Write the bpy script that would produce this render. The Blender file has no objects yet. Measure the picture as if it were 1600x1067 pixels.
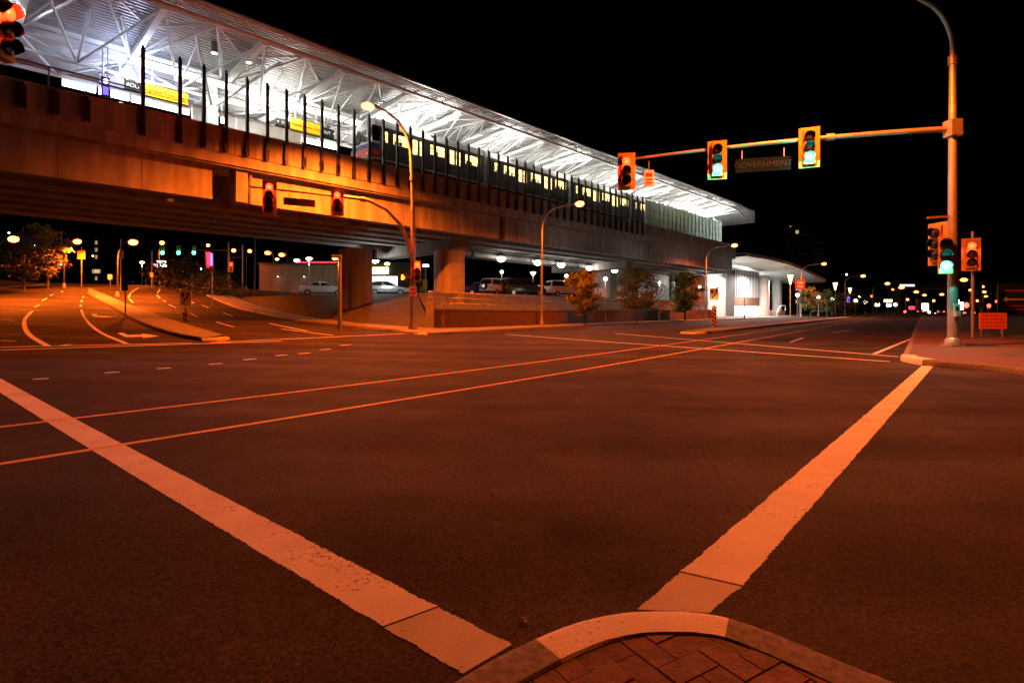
import bpy, bmesh, math, random
from mathutils import Vector, Matrix
random.seed(11)
R = math.radians
sc = bpy.context.scene
COL = sc.collection
# ------------------------------------------------------------------ camera, sky, exposure
CAM_H = 1.35; FPX = 850.0; HOR = 487.0
cam_d = bpy.data.cameras.new('camera'); cam = bpy.data.objects.new('camera', cam_d); COL.objects.link(cam)
cam.location = (0, 0, CAM_H); cam.rotation_euler = (R(90), 0, 0)
cam_d.sensor_width = 36; cam_d.lens = FPX/1600*36; cam_d.shift_y = (HOR-533.5)/1600
cam_d.clip_start = 0.05; cam_d.clip_end = 4000
sc.camera = cam
w = bpy.data.worlds.new('World'); sc.world = w; w.use_nodes = True
wn = w.node_tree.nodes; wl = w.node_tree.links
sky = wn.new('ShaderNodeTexSky'); sky.sky_type = 'NISHITA'; sky.sun_disc = False
sky.sun_elevation = R(-7); sky.sun_rotation = R(200)
bg = wn['Background']; bg.inputs['Strength'].default_value = 0.05
wl.new(sky.outputs[0], bg.inputs['Color'])
sun_d = bpy.data.lights.new('moon', 'SUN'); sun_d.energy = 0.002; sun_d.angle = R(0.5); sun_d.color = (.8, .88, 1)
sun = bpy.data.objects.new('moon', sun_d); COL.objects.link(sun); sun.rotation_euler = (R(50), 0, R(200))
sc.render.engine = 'CYCLES'
sc.view_settings.view_transform = 'Standard'; sc.view_settings.look = 'None'
sc.view_settings.gamma = 1; sc.view_settings.exposure = 0
SODIUM = (1.0, .135, .008)
WARMW = (1.0, .86, .62)
COOLW = (.86, .94, 1.0)

# ------------------------------------------------------------------ helpers
def smooth(t):
    t = max(0, min(1, t)); return t*t*(3-2*t)
def sp(x, k=3.0): return k*math.log1p(math.exp(max(-30, min(30, x/k))))
def g(x, y):
    """height of the road surface"""
    yy = max(-40, min(260, y)); xx = max(-160, min(160, x))
    return .0035*yy + .03*(sp(-xx-2)) - .006 + 3.3*smooth((yy-26)/52)*smooth((-xx-8)/32)
def pix(px, py, zo=0.0):
    """where the sight line through a photo pixel meets the ground"""
    rx = (px-800)/FPX; rz = (HOR-py)/FPX
    f = lambda Y: CAM_H + rz*Y - g(rx*Y, Y) - zo
    a = .5
    while a < 500 and f(a) > 0:
        b = a; a = a*1.02+.05
    lo, hi = b, a
    for _ in range(40):
        m = (lo+hi)/2
        if f(m) > 0: lo = m
        else: hi = m
    return (rx*lo, lo)
def at(px, py, Y): return Vector(((px-800)/FPX*Y, Y, CAM_H+(HOR-py)/FPX*Y))

class MB:
    def __init__(s): s.v = []; s.f = []
    def add(s, vs, fs):
        n = len(s.v); s.v += [tuple(p) for p in vs]; s.f += [tuple(i+n for i in q) for q in fs]; return s
    def box(s, x0, x1, y0, y1, z0, z1):
        vs = [(x, y, z) for z in (z0, z1) for y in (y0, y1) for x in (x0, x1)]
        return s.add(vs, [(0,2,3,1),(4,5,7,6),(0,1,5,4),(2,6,7,3),(0,4,6,2),(1,3,7,5)])
    def bar(s, a, b, w, h=None, up=(0,0,1)):
        """rectangular bar from a to b"""
        a = Vector(a); b = Vector(b); h = h or w; d = (b-a).normalized(); u = Vector(up)
        if abs(d.dot(u)) > .98: u = Vector((1,0,0))
        sd = d.cross(u).normalized(); u = sd.cross(d)
        vs = [p+sd*(i*w/2)+u*(j*h/2) for p in (a, b) for i, j in ((-1,-1),(1,-1),(1,1),(-1,1))]
        return s.add(vs, [(3,2,1,0),(4,5,6,7),(0,1,5,4),(1,2,6,5),(2,3,7,6),(3,0,4,7)])
    def tube(s, pts, rads, seg=10, cap=True):
        pts = [Vector(p) for p in pts]
        if not hasattr(rads, '__len__'): rads = [rads]*len(pts)
        n0 = len(s.v); prev = None
        for i, p in enumerate(pts):
            d = (pts[min(i+1, len(pts)-1)]-pts[max(i-1, 0)]).normalized()
            if prev is None:
                u = Vector((0,0,1)) if abs(d.z) < .95 else Vector((1,0,0))
                a = d.cross(u).normalized()
            else: a = (prev-d*prev.dot(d)).normalized()
            prev = a; b = d.cross(a)
            for k in range(seg):
                t = 2*math.pi*k/seg
                s.v.append(tuple(p+(a*math.cos(t)+b*math.sin(t))*rads[i]))
        for i in range(len(pts)-1):
            for k in range(seg):
                k2 = (k+1) % seg; o = n0+i*seg
                s.f.append((o+k, o+k2, o+seg+k2, o+seg+k))
        if cap:
            s.f.append(tuple(n0+k for k in reversed(range(seg))))
            s.f.append(tuple(n0+(len(pts)-1)*seg+k for k in range(seg)))
        return s
    def cyl(s, a, b, r0, r1=None, seg=12): return s.tube([a, b], [r0, r0 if r1 is None else r1], seg)
    def prism(s, poly, z0, z1):
        n = len(poly)
        vs = [(x, y, z0) for x, y in poly]+[(x, y, z1) for x, y in poly]
        return s.add(vs, [tuple(reversed(range(n))), tuple(range(n, 2*n))]+[(i, (i+1) % n, n+(i+1) % n, n+i) for i in range(n)])
    def prism_y(s, poly, y0, y1):
        """poly in (x,z) extruded along y"""
        n = len(poly)
        vs = [(x, y0, z) for x, z in poly]+[(x, y1, z) for x, z in poly]
        return s.add(vs, [tuple(range(n)), tuple(reversed(range(n, 2*n)))]+[((i+1) % n, i, n+i, n+(i+1) % n) for i in range(n)])
    def ball(s, c, rx, ry=None, rz=None, u=12, v=8):
        ry = ry or rx; rz = rz or rx; n0 = len(s.v)
        for j in range(1, v):
            ph = math.pi*j/v
            for i in range(u):
                t = 2*math.pi*i/u
                s.v.append((c[0]+rx*math.sin(ph)*math.cos(t), c[1]+ry*math.sin(ph)*math.sin(t), c[2]+rz*math.cos(ph)))
        top = len(s.v); s.v.append((c[0], c[1], c[2]+rz)); s.v.append((c[0], c[1], c[2]-rz))
        for j in range(v-2):
            for i in range(u):
                i2 = (i+1) % u; o = n0+j*u
                s.f.append((o+i, o+u+i, o+u+i2, o+i2))
        for i in range(u):
            i2 = (i+1) % u
            s.f.append((top, n0+i, n0+i2)); s.f.append((top+1, n0+(v-2)*u+i2, n0+(v-2)*u+i))
        return s
    def grid(s, xs, ys, fz):
        n0 = len(s.v)
        for y in ys:
            for x in xs: s.v.append((x, y, fz(x, y)))
        nx = len(xs)
        for j in range(len(ys)-1):
            for i in range(nx-1):
                o = n0+j*nx+i; s.f.append((o, o+1, o+nx+1, o+nx))
        return s
    def rows(s, rows):
        """loft of equal-length rows of points"""
        n0 = len(s.v); n = len(rows[0])
        for r in rows: s.v += [tuple(p) for p in r]
        for j in range(len(rows)-1):
            for i in range(n-1):
                o = n0+j*n+i; s.f.append((o, o+1, o+n+1, o+n))
        return s
    def build(s, name, mt, parent=None, smooth_=False, bevel=0, kind=None):
        me = bpy.data.meshes.new(name); me.from_pydata(s.v, [], s.f); me.validate()
        if bevel:
            bm = bmesh.new(); bm.from_mesh(me)
            es = [e for e in bm.edges if len(e.link_faces) == 2 and e.calc_face_angle(0) > .5]
            bmesh.ops.bevel(bm, geom=es, offset=bevel, segments=2, profile=.6, affect='EDGES', clamp_overlap=True)
            bm.to_mesh(me); bm.free()
        bm = bmesh.new(); bm.from_mesh(me); bmesh.ops.recalc_face_normals(bm, faces=bm.faces); bm.to_mesh(me); bm.free()
        me.materials.append(mt)
        if smooth_:
            for p in me.polygons: p.use_smooth = True
            try: me.set_sharp_from_angle(angle=R(38))
            except Exception: pass
        o = bpy.data.objects.new(name, me); COL.objects.link(o)
        if parent: o.parent = parent
        if kind: o['kind'] = kind
        return o
def tag(o, label=None, cat=None, group=None, kind=None):
    if label: o['label'] = label
    if cat: o['category'] = cat
    if group: o['group'] = group
    if kind: o['kind'] = kind
    return o
def thing(name, label, cat, loc=(0,0,0), rz=0, group=None):
    o = bpy.data.objects.new(name, None); COL.objects.link(o); o.empty_display_size = .2
    o.location = loc; o.rotation_euler = (0, 0, rz)
    return tag(o, label, cat, group)
def copy_tree(o, parent=None):
    c = o.copy(); COL.objects.link(c)
    if parent: c.parent = parent
    for ch in list(o.children): copy_tree(ch, c)
    return c
def light(parent, kind, loc, power, color, size=.15, rot=None, spot=None):
    ld = bpy.data.lights.new('bulb', kind); ld.energy = power; ld.color = color
    if kind == 'AREA': ld.shape = 'RECTANGLE'; ld.size, ld.size_y = size if hasattr(size, '__len__') else (size, size)
    else: ld.shadow_soft_size = size
    if kind == 'SPOT': ld.spot_size = spot or R(150); ld.spot_blend = .5
    o = bpy.data.objects.new('bulb', ld); COL.objects.link(o); o.location = loc
    if rot: o.rotation_euler = rot
    if parent: o.parent = parent
    return o
def text_obj(name, body, mt, size, parent, loc, rot, extrude=.004, align='CENTER'):
    cu = bpy.data.curves.new(name, 'FONT'); cu.body = body; cu.size = size; cu.extrude = extrude
    cu.align_x = align; cu.align_y = 'CENTER'; cu.resolution_u = 3
    t = bpy.data.objects.new('tmp', cu); COL.objects.link(t)
    dg = bpy.context.evaluated_depsgraph_get(); dg.update()
    me = bpy.data.meshes.new_from_object(t.evaluated_get(dg)); bpy.data.objects.remove(t)
    me.materials.clear(); me.materials.append(mt)
    o = bpy.data.objects.new(name, me); COL.objects.link(o); o.parent = parent; o.location = loc; o.rotation_euler = rot
    return o

# ------------------------------------------------------------------ materials
def mat(name, col, rough=.6, metal=0, var=.15, scale=6, bump=0, bscale=40, col2=None, spec=.5, stain=0):
    m = bpy.data.materials.new(name); m.use_nodes = True; nt = m.node_tree; n = nt.nodes; l = nt.links
    b = n['Principled BSDF']; b.inputs['Roughness'].default_value = rough; b.inputs['Metallic'].default_value = metal
    b.inputs['Specular IOR Level'].default_value = spec
    tc = n.new('ShaderNodeTexCoord')
    nz = n.new('ShaderNodeTexNoise'); nz.inputs['Scale'].default_value = scale; nz.inputs['Detail'].default_value = 6
    l.new(tc.outputs['Object'], nz.inputs['Vector'])
    rp = n.new('ShaderNodeValToRGB'); l.new(nz.outputs['Fac'], rp.inputs[0])
    c2 = col2 or tuple(c*(1+var) for c in col)
    rp.color_ramp.elements[0].position = .3; rp.color_ramp.elements[1].position = .72
    rp.color_ramp.elements[0].color = (*[c*(1-var) for c in col], 1); rp.color_ramp.elements[1].color = (*c2, 1)
    out = rp.outputs[0]
    if stain:
        mp = n.new('ShaderNodeMapping'); mp.inputs['Scale'].default_value = (1.3, 1.3, .16); l.new(tc.outputs['Object'], mp.inputs[0])
        n2 = n.new('ShaderNodeTexNoise'); n2.inputs['Scale'].default_value = 1.4; n2.inputs['Detail'].default_value = 8; l.new(mp.outputs[0], n2.inputs['Vector'])
        r2 = n.new('ShaderNodeValToRGB'); r2.color_ramp.elements[0].position = .4; r2.color_ramp.elements[1].position = .62
        r2.color_ramp.elements[0].color = (1-stain,)*3+(1,); r2.color_ramp.elements[1].color = (1,1,1,1)
        l.new(n2.outputs['Fac'], r2.inputs[0])
        mx = n.new('ShaderNodeMix'); mx.data_type = 'RGBA'; mx.blend_type = 'MULTIPLY'; mx.inputs[0].default_value = 1
        l.new(out, mx.inputs[6]); l.new(r2.outputs[0], mx.inputs[7]); out = mx.outputs[2]
    l.new(out, b.inputs['Base Color'])
    if bump:
        n3 = n.new('ShaderNodeTexNoise'); n3.inputs['Scale'].default_value = bscale; n3.inputs['Detail'].default_value = 4
        l.new(tc.outputs['Object'], n3.inputs['Vector'])
        bp = n.new('ShaderNodeBump'); bp.inputs['Strength'].default_value = bump; bp.inputs['Distance'].default_value = .01
        l.new(n3.outputs['Fac'], bp.inputs['Height']); l.new(bp.outputs[0], b.inputs['Normal'])
    return m
def glow(name, col, strength, var=0, scale=3):
    m = bpy.data.materials.new(name); m.use_nodes = True; nt = m.node_tree; n = nt.nodes; l = nt.links
    b = n['Principled BSDF']; b.inputs['Base Color'].default_value = (*[min(.6, c*.5) for c in col], 1); b.inputs['Roughness'].default_value = .4
    b.inputs['Emission Color'].default_value = (*col, 1); b.inputs['Emission Strength'].default_value = strength
    if var:
        tc = n.new('ShaderNodeTexCoord'); nz = n.new('ShaderNodeTexNoise'); nz.inputs['Scale'].default_value = scale
        l.new(tc.outputs['Object'], nz.inputs['Vector'])
        mr = n.new('ShaderNodeMapRange'); mr.inputs[1].default_value = .3; mr.inputs[2].default_value = .7
        mr.inputs[3].default_value = strength*(1-var); mr.inputs[4].default_value = strength*(1+var)
        l.new(nz.outputs['Fac'], mr.inputs[0]); l.new(mr.outputs[0], b.inputs['Emission Strength'])
    return m
def asphalt():
    m = mat('asphalt', (.038, .031, .024), .8, 0, .3, 1.2, 0, spec=.06)
    nt = m.node_tree; n = nt.nodes; l = nt.links; b = n['Principled BSDF']
    tc = next(q for q in n if q.type == 'TEX_COORD')
    base = b.inputs['Base Color'].links[0].from_socket
    # fine aggregate: pale and dark grains
    vo = n.new('ShaderNodeTexVoronoi'); vo.inputs['Scale'].default_value = 75; l.new(tc.outputs['Object'], vo.inputs['Vector'])
    rp = n.new('ShaderNodeValToRGB'); rp.color_ramp.elements[0].color = (.35,.35,.35,1); rp.color_ramp.elements[1].color = (1.7,1.7,1.7,1)
    rp.color_ramp.elements[0].position = .15; rp.color_ramp.elements[1].position = .95
    l.new(vo.outputs['Color'], rp.inputs[0])
    mx = n.new('ShaderNodeMix'); mx.data_type = 'RGBA'; mx.blend_type = 'MULTIPLY'; mx.inputs[0].default_value = .75
    l.new(base, mx.inputs[6]); l.new(rp.outputs[0], mx.inputs[7])
    # worn wheel paths and patches
    nz = n.new('ShaderNodeTexNoise'); nz.inputs['Scale'].default_value = .35; nz.inputs['Detail'].default_value = 5; l.new(tc.outputs['Object'], nz.inputs['Vector'])
    r2 = n.new('ShaderNodeValToRGB'); r2.color_ramp.elements[0].color = (.75,.75,.75,1); r2.color_ramp.elements[1].color = (1.35,1.32,1.28,1)
    r2.color_ramp.elements[0].position = .35; r2.color_ramp.elements[1].position = .7
    l.new(nz.outputs['Fac'], r2.inputs[0])
    m2 = n.new('ShaderNodeMix'); m2.data_type = 'RGBA'; m2.blend_type = 'MULTIPLY'; m2.inputs[0].default_value = 1
    l.new(mx.outputs[2], m2.inputs[6]); l.new(r2.outputs[0], m2.inputs[7])
    wv = n.new('ShaderNodeTexNoise'); wv.inputs['Scale'].default_value = 1.1; wv.inputs['Detail'].default_value = 6; l.new(tc.outputs['Object'], wv.inputs['Vector'])
    av = n.new('ShaderNodeMix'); av.data_type = 'RGBA'; av.inputs[0].default_value = .25; l.new(tc.outputs['Object'], av.inputs[6]); l.new(wv.outputs['Color'], av.inputs[7])
    ck = n.new('ShaderNodeTexVoronoi'); ck.feature = 'DISTANCE_TO_EDGE'; ck.inputs['Scale'].default_value = .55; l.new(av.outputs[2], ck.inputs['Vector'])
    cr = n.new('ShaderNodeMapRange'); cr.inputs[1].default_value = .0; cr.inputs[2].default_value = .006; cr.inputs[3].default_value = .25; cr.inputs[4].default_value = 1; l.new(ck.outputs['Distance'], cr.inputs[0])
    cm = n.new('ShaderNodeTexNoise'); cm.inputs['Scale'].default_value = .22; l.new(tc.outputs['Object'], cm.inputs['Vector'])
    cs = n.new('ShaderNodeMapRange'); cs.inputs[1].default_value = .5; cs.inputs[2].default_value = .62; l.new(cm.outputs['Fac'], cs.inputs[0])
    m3 = n.new('ShaderNodeMix'); m3.data_type = 'RGBA'; m3.blend_type = 'MULTIPLY'; l.new(cs.outputs[0], m3.inputs[0]); l.new(m2.outputs[2], m3.inputs[6]); l.new(cr.outputs[0], m3.inputs[7])
    wm = n.new('ShaderNodeMapping'); wm.inputs['Rotation'].default_value = (0, 0, -math.atan2(.797, .603)); wm.inputs['Scale'].default_value = (.02, .62, .1); wm.vector_type = 'POINT'
    l.new(tc.outputs['Object'], wm.inputs[0])
    wn2 = n.new('ShaderNodeTexNoise'); wn2.inputs['Scale'].default_value = 1.0; wn2.inputs['Detail'].default_value = 3; l.new(wm.outputs[0], wn2.inputs['Vector'])
    wr = n.new('ShaderNodeMapRange'); wr.inputs[1].default_value = .36; wr.inputs[2].default_value = .64; wr.inputs[3].default_value = .86; wr.inputs[4].default_value = 1.14; l.new(wn2.outputs['Fac'], wr.inputs[0])
    mw = n.new('ShaderNodeMix'); mw.data_type = 'RGBA'; mw.blend_type = 'MULTIPLY'; mw.inputs[0].default_value = 1; l.new(m3.outputs[2], mw.inputs[6]); l.new(wr.outputs[0], mw.inputs[7]); m3 = mw
    rr2 = n.new('ShaderNodeMapRange'); rr2.inputs[1].default_value = .36; rr2.inputs[2].default_value = .64; rr2.inputs[3].default_value = .88; rr2.inputs[4].default_value = .74; l.new(wn2.outputs['Fac'], rr2.inputs[0]); l.new(rr2.outputs[0], b.inputs['Roughness'])
    os_ = n.new('ShaderNodeTexVoronoi'); os_.inputs['Scale'].default_value = .9; l.new(av.outputs[2], os_.inputs['Vector'])
    orr = n.new('ShaderNodeMapRange'); orr.inputs[1].default_value = .05; orr.inputs[2].default_value = .22; orr.inputs[3].default_value = .5; orr.inputs[4].default_value = 1; l.new(os_.outputs['Distance'], orr.inputs[0])
    m4 = n.new('ShaderNodeMix'); m4.data_type = 'RGBA'; m4.blend_type = 'MULTIPLY'; m4.inputs[0].default_value = .8; l.new(m3.outputs[2], m4.inputs[6]); l.new(orr.outputs[0], m4.inputs[7])
    l.new(m4.outputs[2], b.inputs['Base Color'])
    bp = n.new('ShaderNodeBump'); bp.inputs['Strength'].default_value = .4; bp.inputs['Distance'].default_value = .004
    l.new(vo.outputs['Distance'], bp.inputs['Height']); l.new(bp.outputs[0], b.inputs['Normal'])
    return m
def paint(name, col, wear=.5):
    m = mat(name, col, .7, 0, .12, 3, .5, 90)
    nt = m.node_tree; n = nt.nodes; l = nt.links; b = n['Principled BSDF']
    tc = next(q for q in n if q.type == 'TEX_COORD'); base = b.inputs['Base Color'].links[0].from_socket
    nz = n.new('ShaderNodeTexNoise'); nz.inputs['Scale'].default_value = 38; nz.inputs['Detail'].default_value = 7; l.new(tc.outputs['Object'], nz.inputs['Vector'])
    n2 = n.new('ShaderNodeTexNoise'); n2.inputs['Scale'].default_value = 1.6; n2.inputs['Detail'].default_value = 4; l.new(tc.outputs['Object'], n2.inputs['Vector'])
    ad = n.new('ShaderNodeMath'); ad.operation = 'MULTIPLY_ADD'; ad.inputs[1].default_value = .8
    l.new(n2.outputs['Fac'], ad.inputs[0]); l.new(nz.outputs['Fac'], ad.inputs[2])
    rp = n.new('ShaderNodeValToRGB'); rp.color_ramp.elements[0].position = .69; rp.color_ramp.elements[1].position = .76
    rp.color_ramp.elements[0].color = (wear,)*3+(1,); rp.color_ramp.elements[1].color = (.04,)*3+(1,)
    l.new(ad.outputs[0], rp.inputs[0])
    mx = n.new('ShaderNodeMix'); mx.data_type = 'RGBA'; l.new(rp.outputs[0], mx.inputs[0]); l.new(base, mx.inputs[6]); mx.inputs[7].default_value = (.07,.068,.065,1)
    l.new(mx.outputs[2], b.inputs['Base Color'])
    return m
M = {}
M['asphalt'] = asphalt()
M['lot'] = mat('lot_asphalt', (.045,.045,.045), .8, 0, .3, 1, .4, 60)
M['soil'] = mat('soil', (.03,.03,.022), .9, 0, .4, .5, .5, 8)
M['grass'] = mat('dry_grass', (.06,.055,.025), .9, 0, .45, 3, 1, 25)
M['white_paint'] = paint('white_road_paint', (.62,.6,.57), .7)
M['gutter_paint'] = paint('worn_white_paint', (.42,.4,.37), .6)
M['trail_paint'] = paint('amber_trail_paint', (.62,.36,.05), .5)  # amber of the light trails, used as a road colour
M['kerb'] = mat('kerb_concrete', (.15,.135,.115), .85, 0, .45, 30, .35, 160)
M['kerb_white'] = paint('kerb_white_paint', (.66,.64,.6), .6)
M['kerb_yellow'] = paint('kerb_yellow_paint', (.6,.36,.05), .6)
M['walk'] = mat('sidewalk_concrete', (.17,.16,.14), .85, 0, .2, 2, .4, 50)
M['paver'] = mat('red_paver', (.13,.066,.045), .85, 0, .35, 14, .7, 60)
M['paver2'] = mat('dark_red_paver', (.1,.05,.037), .85, 0, .35, 14, .7, 60)
M['paver3'] = mat('brown_paver', (.15,.08,.052), .85, 0, .35, 14, .7, 60)
M['joint'] = mat('joint_sand', (.06,.04,.032), .95, 0, .3, 30, .6, 90)
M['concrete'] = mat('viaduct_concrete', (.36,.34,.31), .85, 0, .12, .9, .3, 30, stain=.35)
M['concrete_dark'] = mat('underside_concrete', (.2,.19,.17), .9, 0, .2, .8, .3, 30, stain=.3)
M['pale_wall'] = mat('pale_concrete', (.5,.48,.45), .8, 0, .1, .8, .2, 30, stain=.2)
M['brick'] = mat('wall_block', (.11,.062,.045), .85, 0, .25, 5, .5, 30)
M['galv'] = mat('galvanised_steel', (.34,.33,.32), .42, .75, .12, 5, .1, 30)
M['pole_paint'] = mat('pole_metal', (.3,.285,.27), .45, .55, .15, 4, .1, 30)
M['black'] = mat('black_metal', (.018,.018,.018), .5, .2, .3, 6)
M['dark_post'] = mat('dark_post', (.03,.028,.027), .5, .3, .3, 4)
M['white_steel'] = mat('white_steel', (.72,.73,.74), .4, .1, .06, 2)
M['deck_metal'] = mat('corrugated_metal', (.62,.63,.64), .42, .25, .1, 2)
M['gutter_metal'] = mat('gutter_metal', (.4,.4,.38), .4, .6, .1, 2)
M['board'] = mat('signal_yellow', (.42,.21,.025), .5, 0, .12, 4)
M['board_in'] = mat('signal_housing', (.3,.15,.025), .5, 0, .12, 4)
M['visor'] = mat('visor_black', (.02,.02,.02), .5, 0, .2, 5)
M['lens_off'] = mat('dead_lens', (.03,.022,.02), .25, 0, .2, 9)
M['green_sign'] = mat('green_sign', (.002,.006,.005), .7, 0, .1, 3, spec=.03)  # green taken almost to black for the unlit sign face
M['letter_dim'] = mat('shaded_letter', (.022,.02,.018), .7, 0, .2, 9, spec=.03)  # letters coloured dark to stand for a sign lit from behind
M['letter_white'] = mat('letter_white', (.62,.62,.6), .5, 0, .05, 3)
M['sign_white'] = mat('sign_white', (.62,.6,.57), .5, 0, .08, 5)
M['sign_back'] = mat('sign_back', (.22,.22,.22), .45, .6, .15, 5)
M['sign_black'] = mat('sign_black', (.02,.02,.02), .5, 0, .1, 5)
M['sign_orange'] = mat('sign_orange', (.72,.17,.02), .5, 0, .1, 5)
M['sign_red'] = mat('sign_red', (.55,.04,.03), .5, 0, .1, 5)
M['sign_yellow'] = mat('sign_yellow', (.5,.27,.015), .5, 0, .1, 5)
M['rail'] = mat('handrail', (.3,.29,.28), .45, .7, .1, 5)
M['tyre'] = mat('tyre', (.018,.018,.018), .85, 0, .2, 12)
M['rim'] = mat('rim', (.55,.55,.56), .3, .8, .1, 8)
M['glass'] = mat('car_glass', (.015,.017,.02), .06, 0, .1, 4, spec=.8)
M['bark'] = mat('bark', (.07,.05,.035), .9, 0, .3, 14, .8, 30)
M['leaf_green'] = mat('leaf_green', (.09,.11,.02), .65, 0, .35, 2)
M['leaf_gold'] = mat('leaf_gold', (.16,.17,.02), .65, 0, .35, 2)
M['leaf_rust'] = mat('leaf_rust', (.15,.075,.018), .65, 0, .35, 2)
M['leaf_dark'] = mat('leaf_dark', (.03,.04,.014), .7, 0, .4, 2)
M['facade_dark'] = mat('dark_facade', (.07,.065,.06), .8, 0, .2, .5)
M['facade_grey'] = mat('grey_facade', (.33,.3,.29), .8, 0, .1, .6, stain=.2)
M['window_dark'] = mat('dark_pane', (.012,.014,.016), .1, 0, .2, 3)
M['clear'] = mat('station_glass', (.05,.06,.06), .08, 0, .1, 2)
fm = bpy.data.materials.new('frosted_glass'); fm.use_nodes = True; M['frosted'] = fm
fn = fm.node_tree.nodes; fl = fm.node_tree.links; tb = fn.new('ShaderNodeBsdfTranslucent'); tb.inputs[0].default_value = (.6,.68,.64,1); mxs = fn.new('ShaderNodeMixShader'); mxs.inputs[0].default_value = .75
fn['Principled BSDF'].inputs['Base Color'].default_value = (.2,.22,.21,1); fn['Principled BSDF'].inputs['Roughness'].default_value = .15
fl.new(fn['Principled BSDF'].outputs[0], mxs.inputs[1]); fl.new(tb.outputs[0], mxs.inputs[2]); fl.new(mxs.outputs[0], fn['Material Output'].inputs[0])
M['train_white'] = mat('train_white', (.66,.66,.64), .3, 0, .05, 1)
M['train_blue'] = mat('train_blue', (.03,.06,.25), .35, 0, .05, 1)
M['train_red'] = mat('train_red', (.5,.02,.025), .35, 0, .05, 1)
M['train_side_shade'] = mat('train_side_shade', (.05,.047,.045), .4, 0, .1, 1)  # shade of the poorly lit side put into the colour
M['train_side_shade2'] = mat('train_door', (.09,.085,.08), .4, 0, .1, 1)  # door grey darkened for the same weak light
M['train_dark'] = mat('train_under', (.03,.03,.03), .7, 0, .2, 3)
M['leaf_litter'] = mat('fallen_leaf', (.3,.15,.06), .8, 0, .3, 20, .5, 60)
E = {}
E['sodium'] = glow('sodium_lens', (1, .16, .035), 18)
E['sodium_far'] = glow('sodium_lens_far', (1, .15, .03), 11)
E['white'] = glow('white_lens', (1, .95, .85), 8)
E['coolwhite'] = glow('cool_white_lens', (.9, .97, 1), 8)
E['pinkglobe'] = glow('globe_lens', (1, .78, .70), 4)
E['yellowlamp'] = glow('yellow_lens', (1, .86, .35), 6)
E['red'] = glow('red_lens', (1, .042, .008), 7)
E['red_far'] = glow('red_lens_far', (1, .06, .03), 8)
E['green'] = glow('green_lens', (.1, 1, .84), 6)
E['hand'] = glow('orange_hand', (1, .2, .01), 9)
E['amber'] = glow('amber_lens', (1, .5, .12), 12)
E['strip'] = glow('fluorescent_tube', (1, .98, .84), 5)
E['strip_low'] = glow('lit_platform_panel', (1, .97, .85), 5, .5, 1.2)
E['carwin'] = glow('lit_train_window', (1, .72, .26), 2.6, .6, 1.7)
E['door'] = glow('lit_doorway', (1, .95, .72), 3, .35, 1.5)
E['yellowsign'] = glow('lit_yellow_sign', (1, .62, .01), .85)
E['bluesign'] = glow('lit_lavender_panel', (.6, .55, 1), .55)
E['violet'] = glow('violet_light', (.12, .08, 1), 3)
E['outsign'] = glow('lit_white_letter', (1, 1, 1), .9)
E['shop'] = glow('lit_shop_sign', (1, .8, .35), 6, .5, 4)
E['shopwin'] = glow('lit_shop_window', (1, .86, .8), 5, .6, 3)
E['neon'] = glow('red_neon', (1, .03, .08), 3)
E['neonblue'] = glow('blue_neon', (.2, .2, 1), 3)
E['tvwhite'] = glow('white_far_light', (.9, .95, 1), 10)
E['apt'] = glow('lit_flat_window', (1, .72, .4), .5, .5, 2)
E['uplight'] = glow('yellow_green_lamp', (1, .9, .25), 5)
# ------------------------------------------------------------------ ground, roads, kerbs
def lin(a, b, n): return [a+(b-a)*i/(n-1) for i in range(n)]
big = [-2500,-1400,-800,-500,-350]+lin(-260, 300, 57)+[360,500,800,1400,2500]
bigy = [-1500,-700,-300,-120]+lin(-60, 330, 40)+[400,550,800,1400,3000]
MB().grid(big, bigy, lambda x, y: g(x, y)-.3).build('ground', M['soil'], kind='structure', smooth_=True)
MB().grid(lin(-150, 160, 125), lin(-40, 320, 145), g).build('road', M['asphalt'], kind='structure', smooth_=True)
def resample(pts, step):
    out = [Vector(pts[0])]
    for a, b in zip(pts, pts[1:]):
        a = Vector(a); b = Vector(b); n = max(1, int((b-a).length/step))
        out += [a+(b-a)*i/n for i in range(1, n+1)]
    return out
def spline(pts, n=6):
    """Catmull-Rom through plan points"""
    P = [Vector(p) for p in pts]; out = []
    for i in range(len(P)-1):
        p0 = P[max(i-1, 0)]; p1 = P[i]; p2 = P[i+1]; p3 = P[min(i+2, len(P)-1)]
        for k in range(n):
            t = k/n
            out.append(.5*((2*p1)+(p2-p0)*t+(2*p0-5*p1+4*p2-p3)*t*t+(3*p1-p0-3*p2+p3)*t**3))
    out.append(P[-1]); return out
def normals(P):
    out = []
    for i in range(len(P)):
        d = (P[min(i+1, len(P)-1)]-P[max(i-1, 0)]).normalized(); out.append(Vector((-d.y, d.x)))
    return out
def offset(P, d):
    return [p+n*d for p, n in zip(P, normals(P))]
def ribbon(name, mt, A, B, za, zb, nx=4, kind='structure', skirt=False):
    rows = []
    for k in range(nx+1):
        t = k/nx; rows.append([(a.x+(b.x-a.x)*t, a.y+(b.y-a.y)*t, g(a.x+(b.x-a.x)*t, a.y+(b.y-a.y)*t)+(za(i) if callable(za) else za)*(1-t)+(zb(i) if callable(zb) else zb)*t) for i, (a, b) in enumerate(zip(A, B))])
    return MB().rows(rows).build(name, mt, kind=kind)
def kerb(name, P, mt, side=1, w_=.16, h=.13, label=None):
    """kerb stone strip: road face along P, top going to the given side"""
    N = normals(P); prof = [(0, -.02), (.015, h-.03), (.04, h), (w_, h), (w_, -.02)]
    rows = [[(p.x+n.x*o*side, p.y+n.y*o*side, g(p.x, p.y)+z) for p, n in zip(P, N)] for o, z in prof]
    return MB().rows(rows).build(name, mt, kind='structure', smooth_=True)
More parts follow.
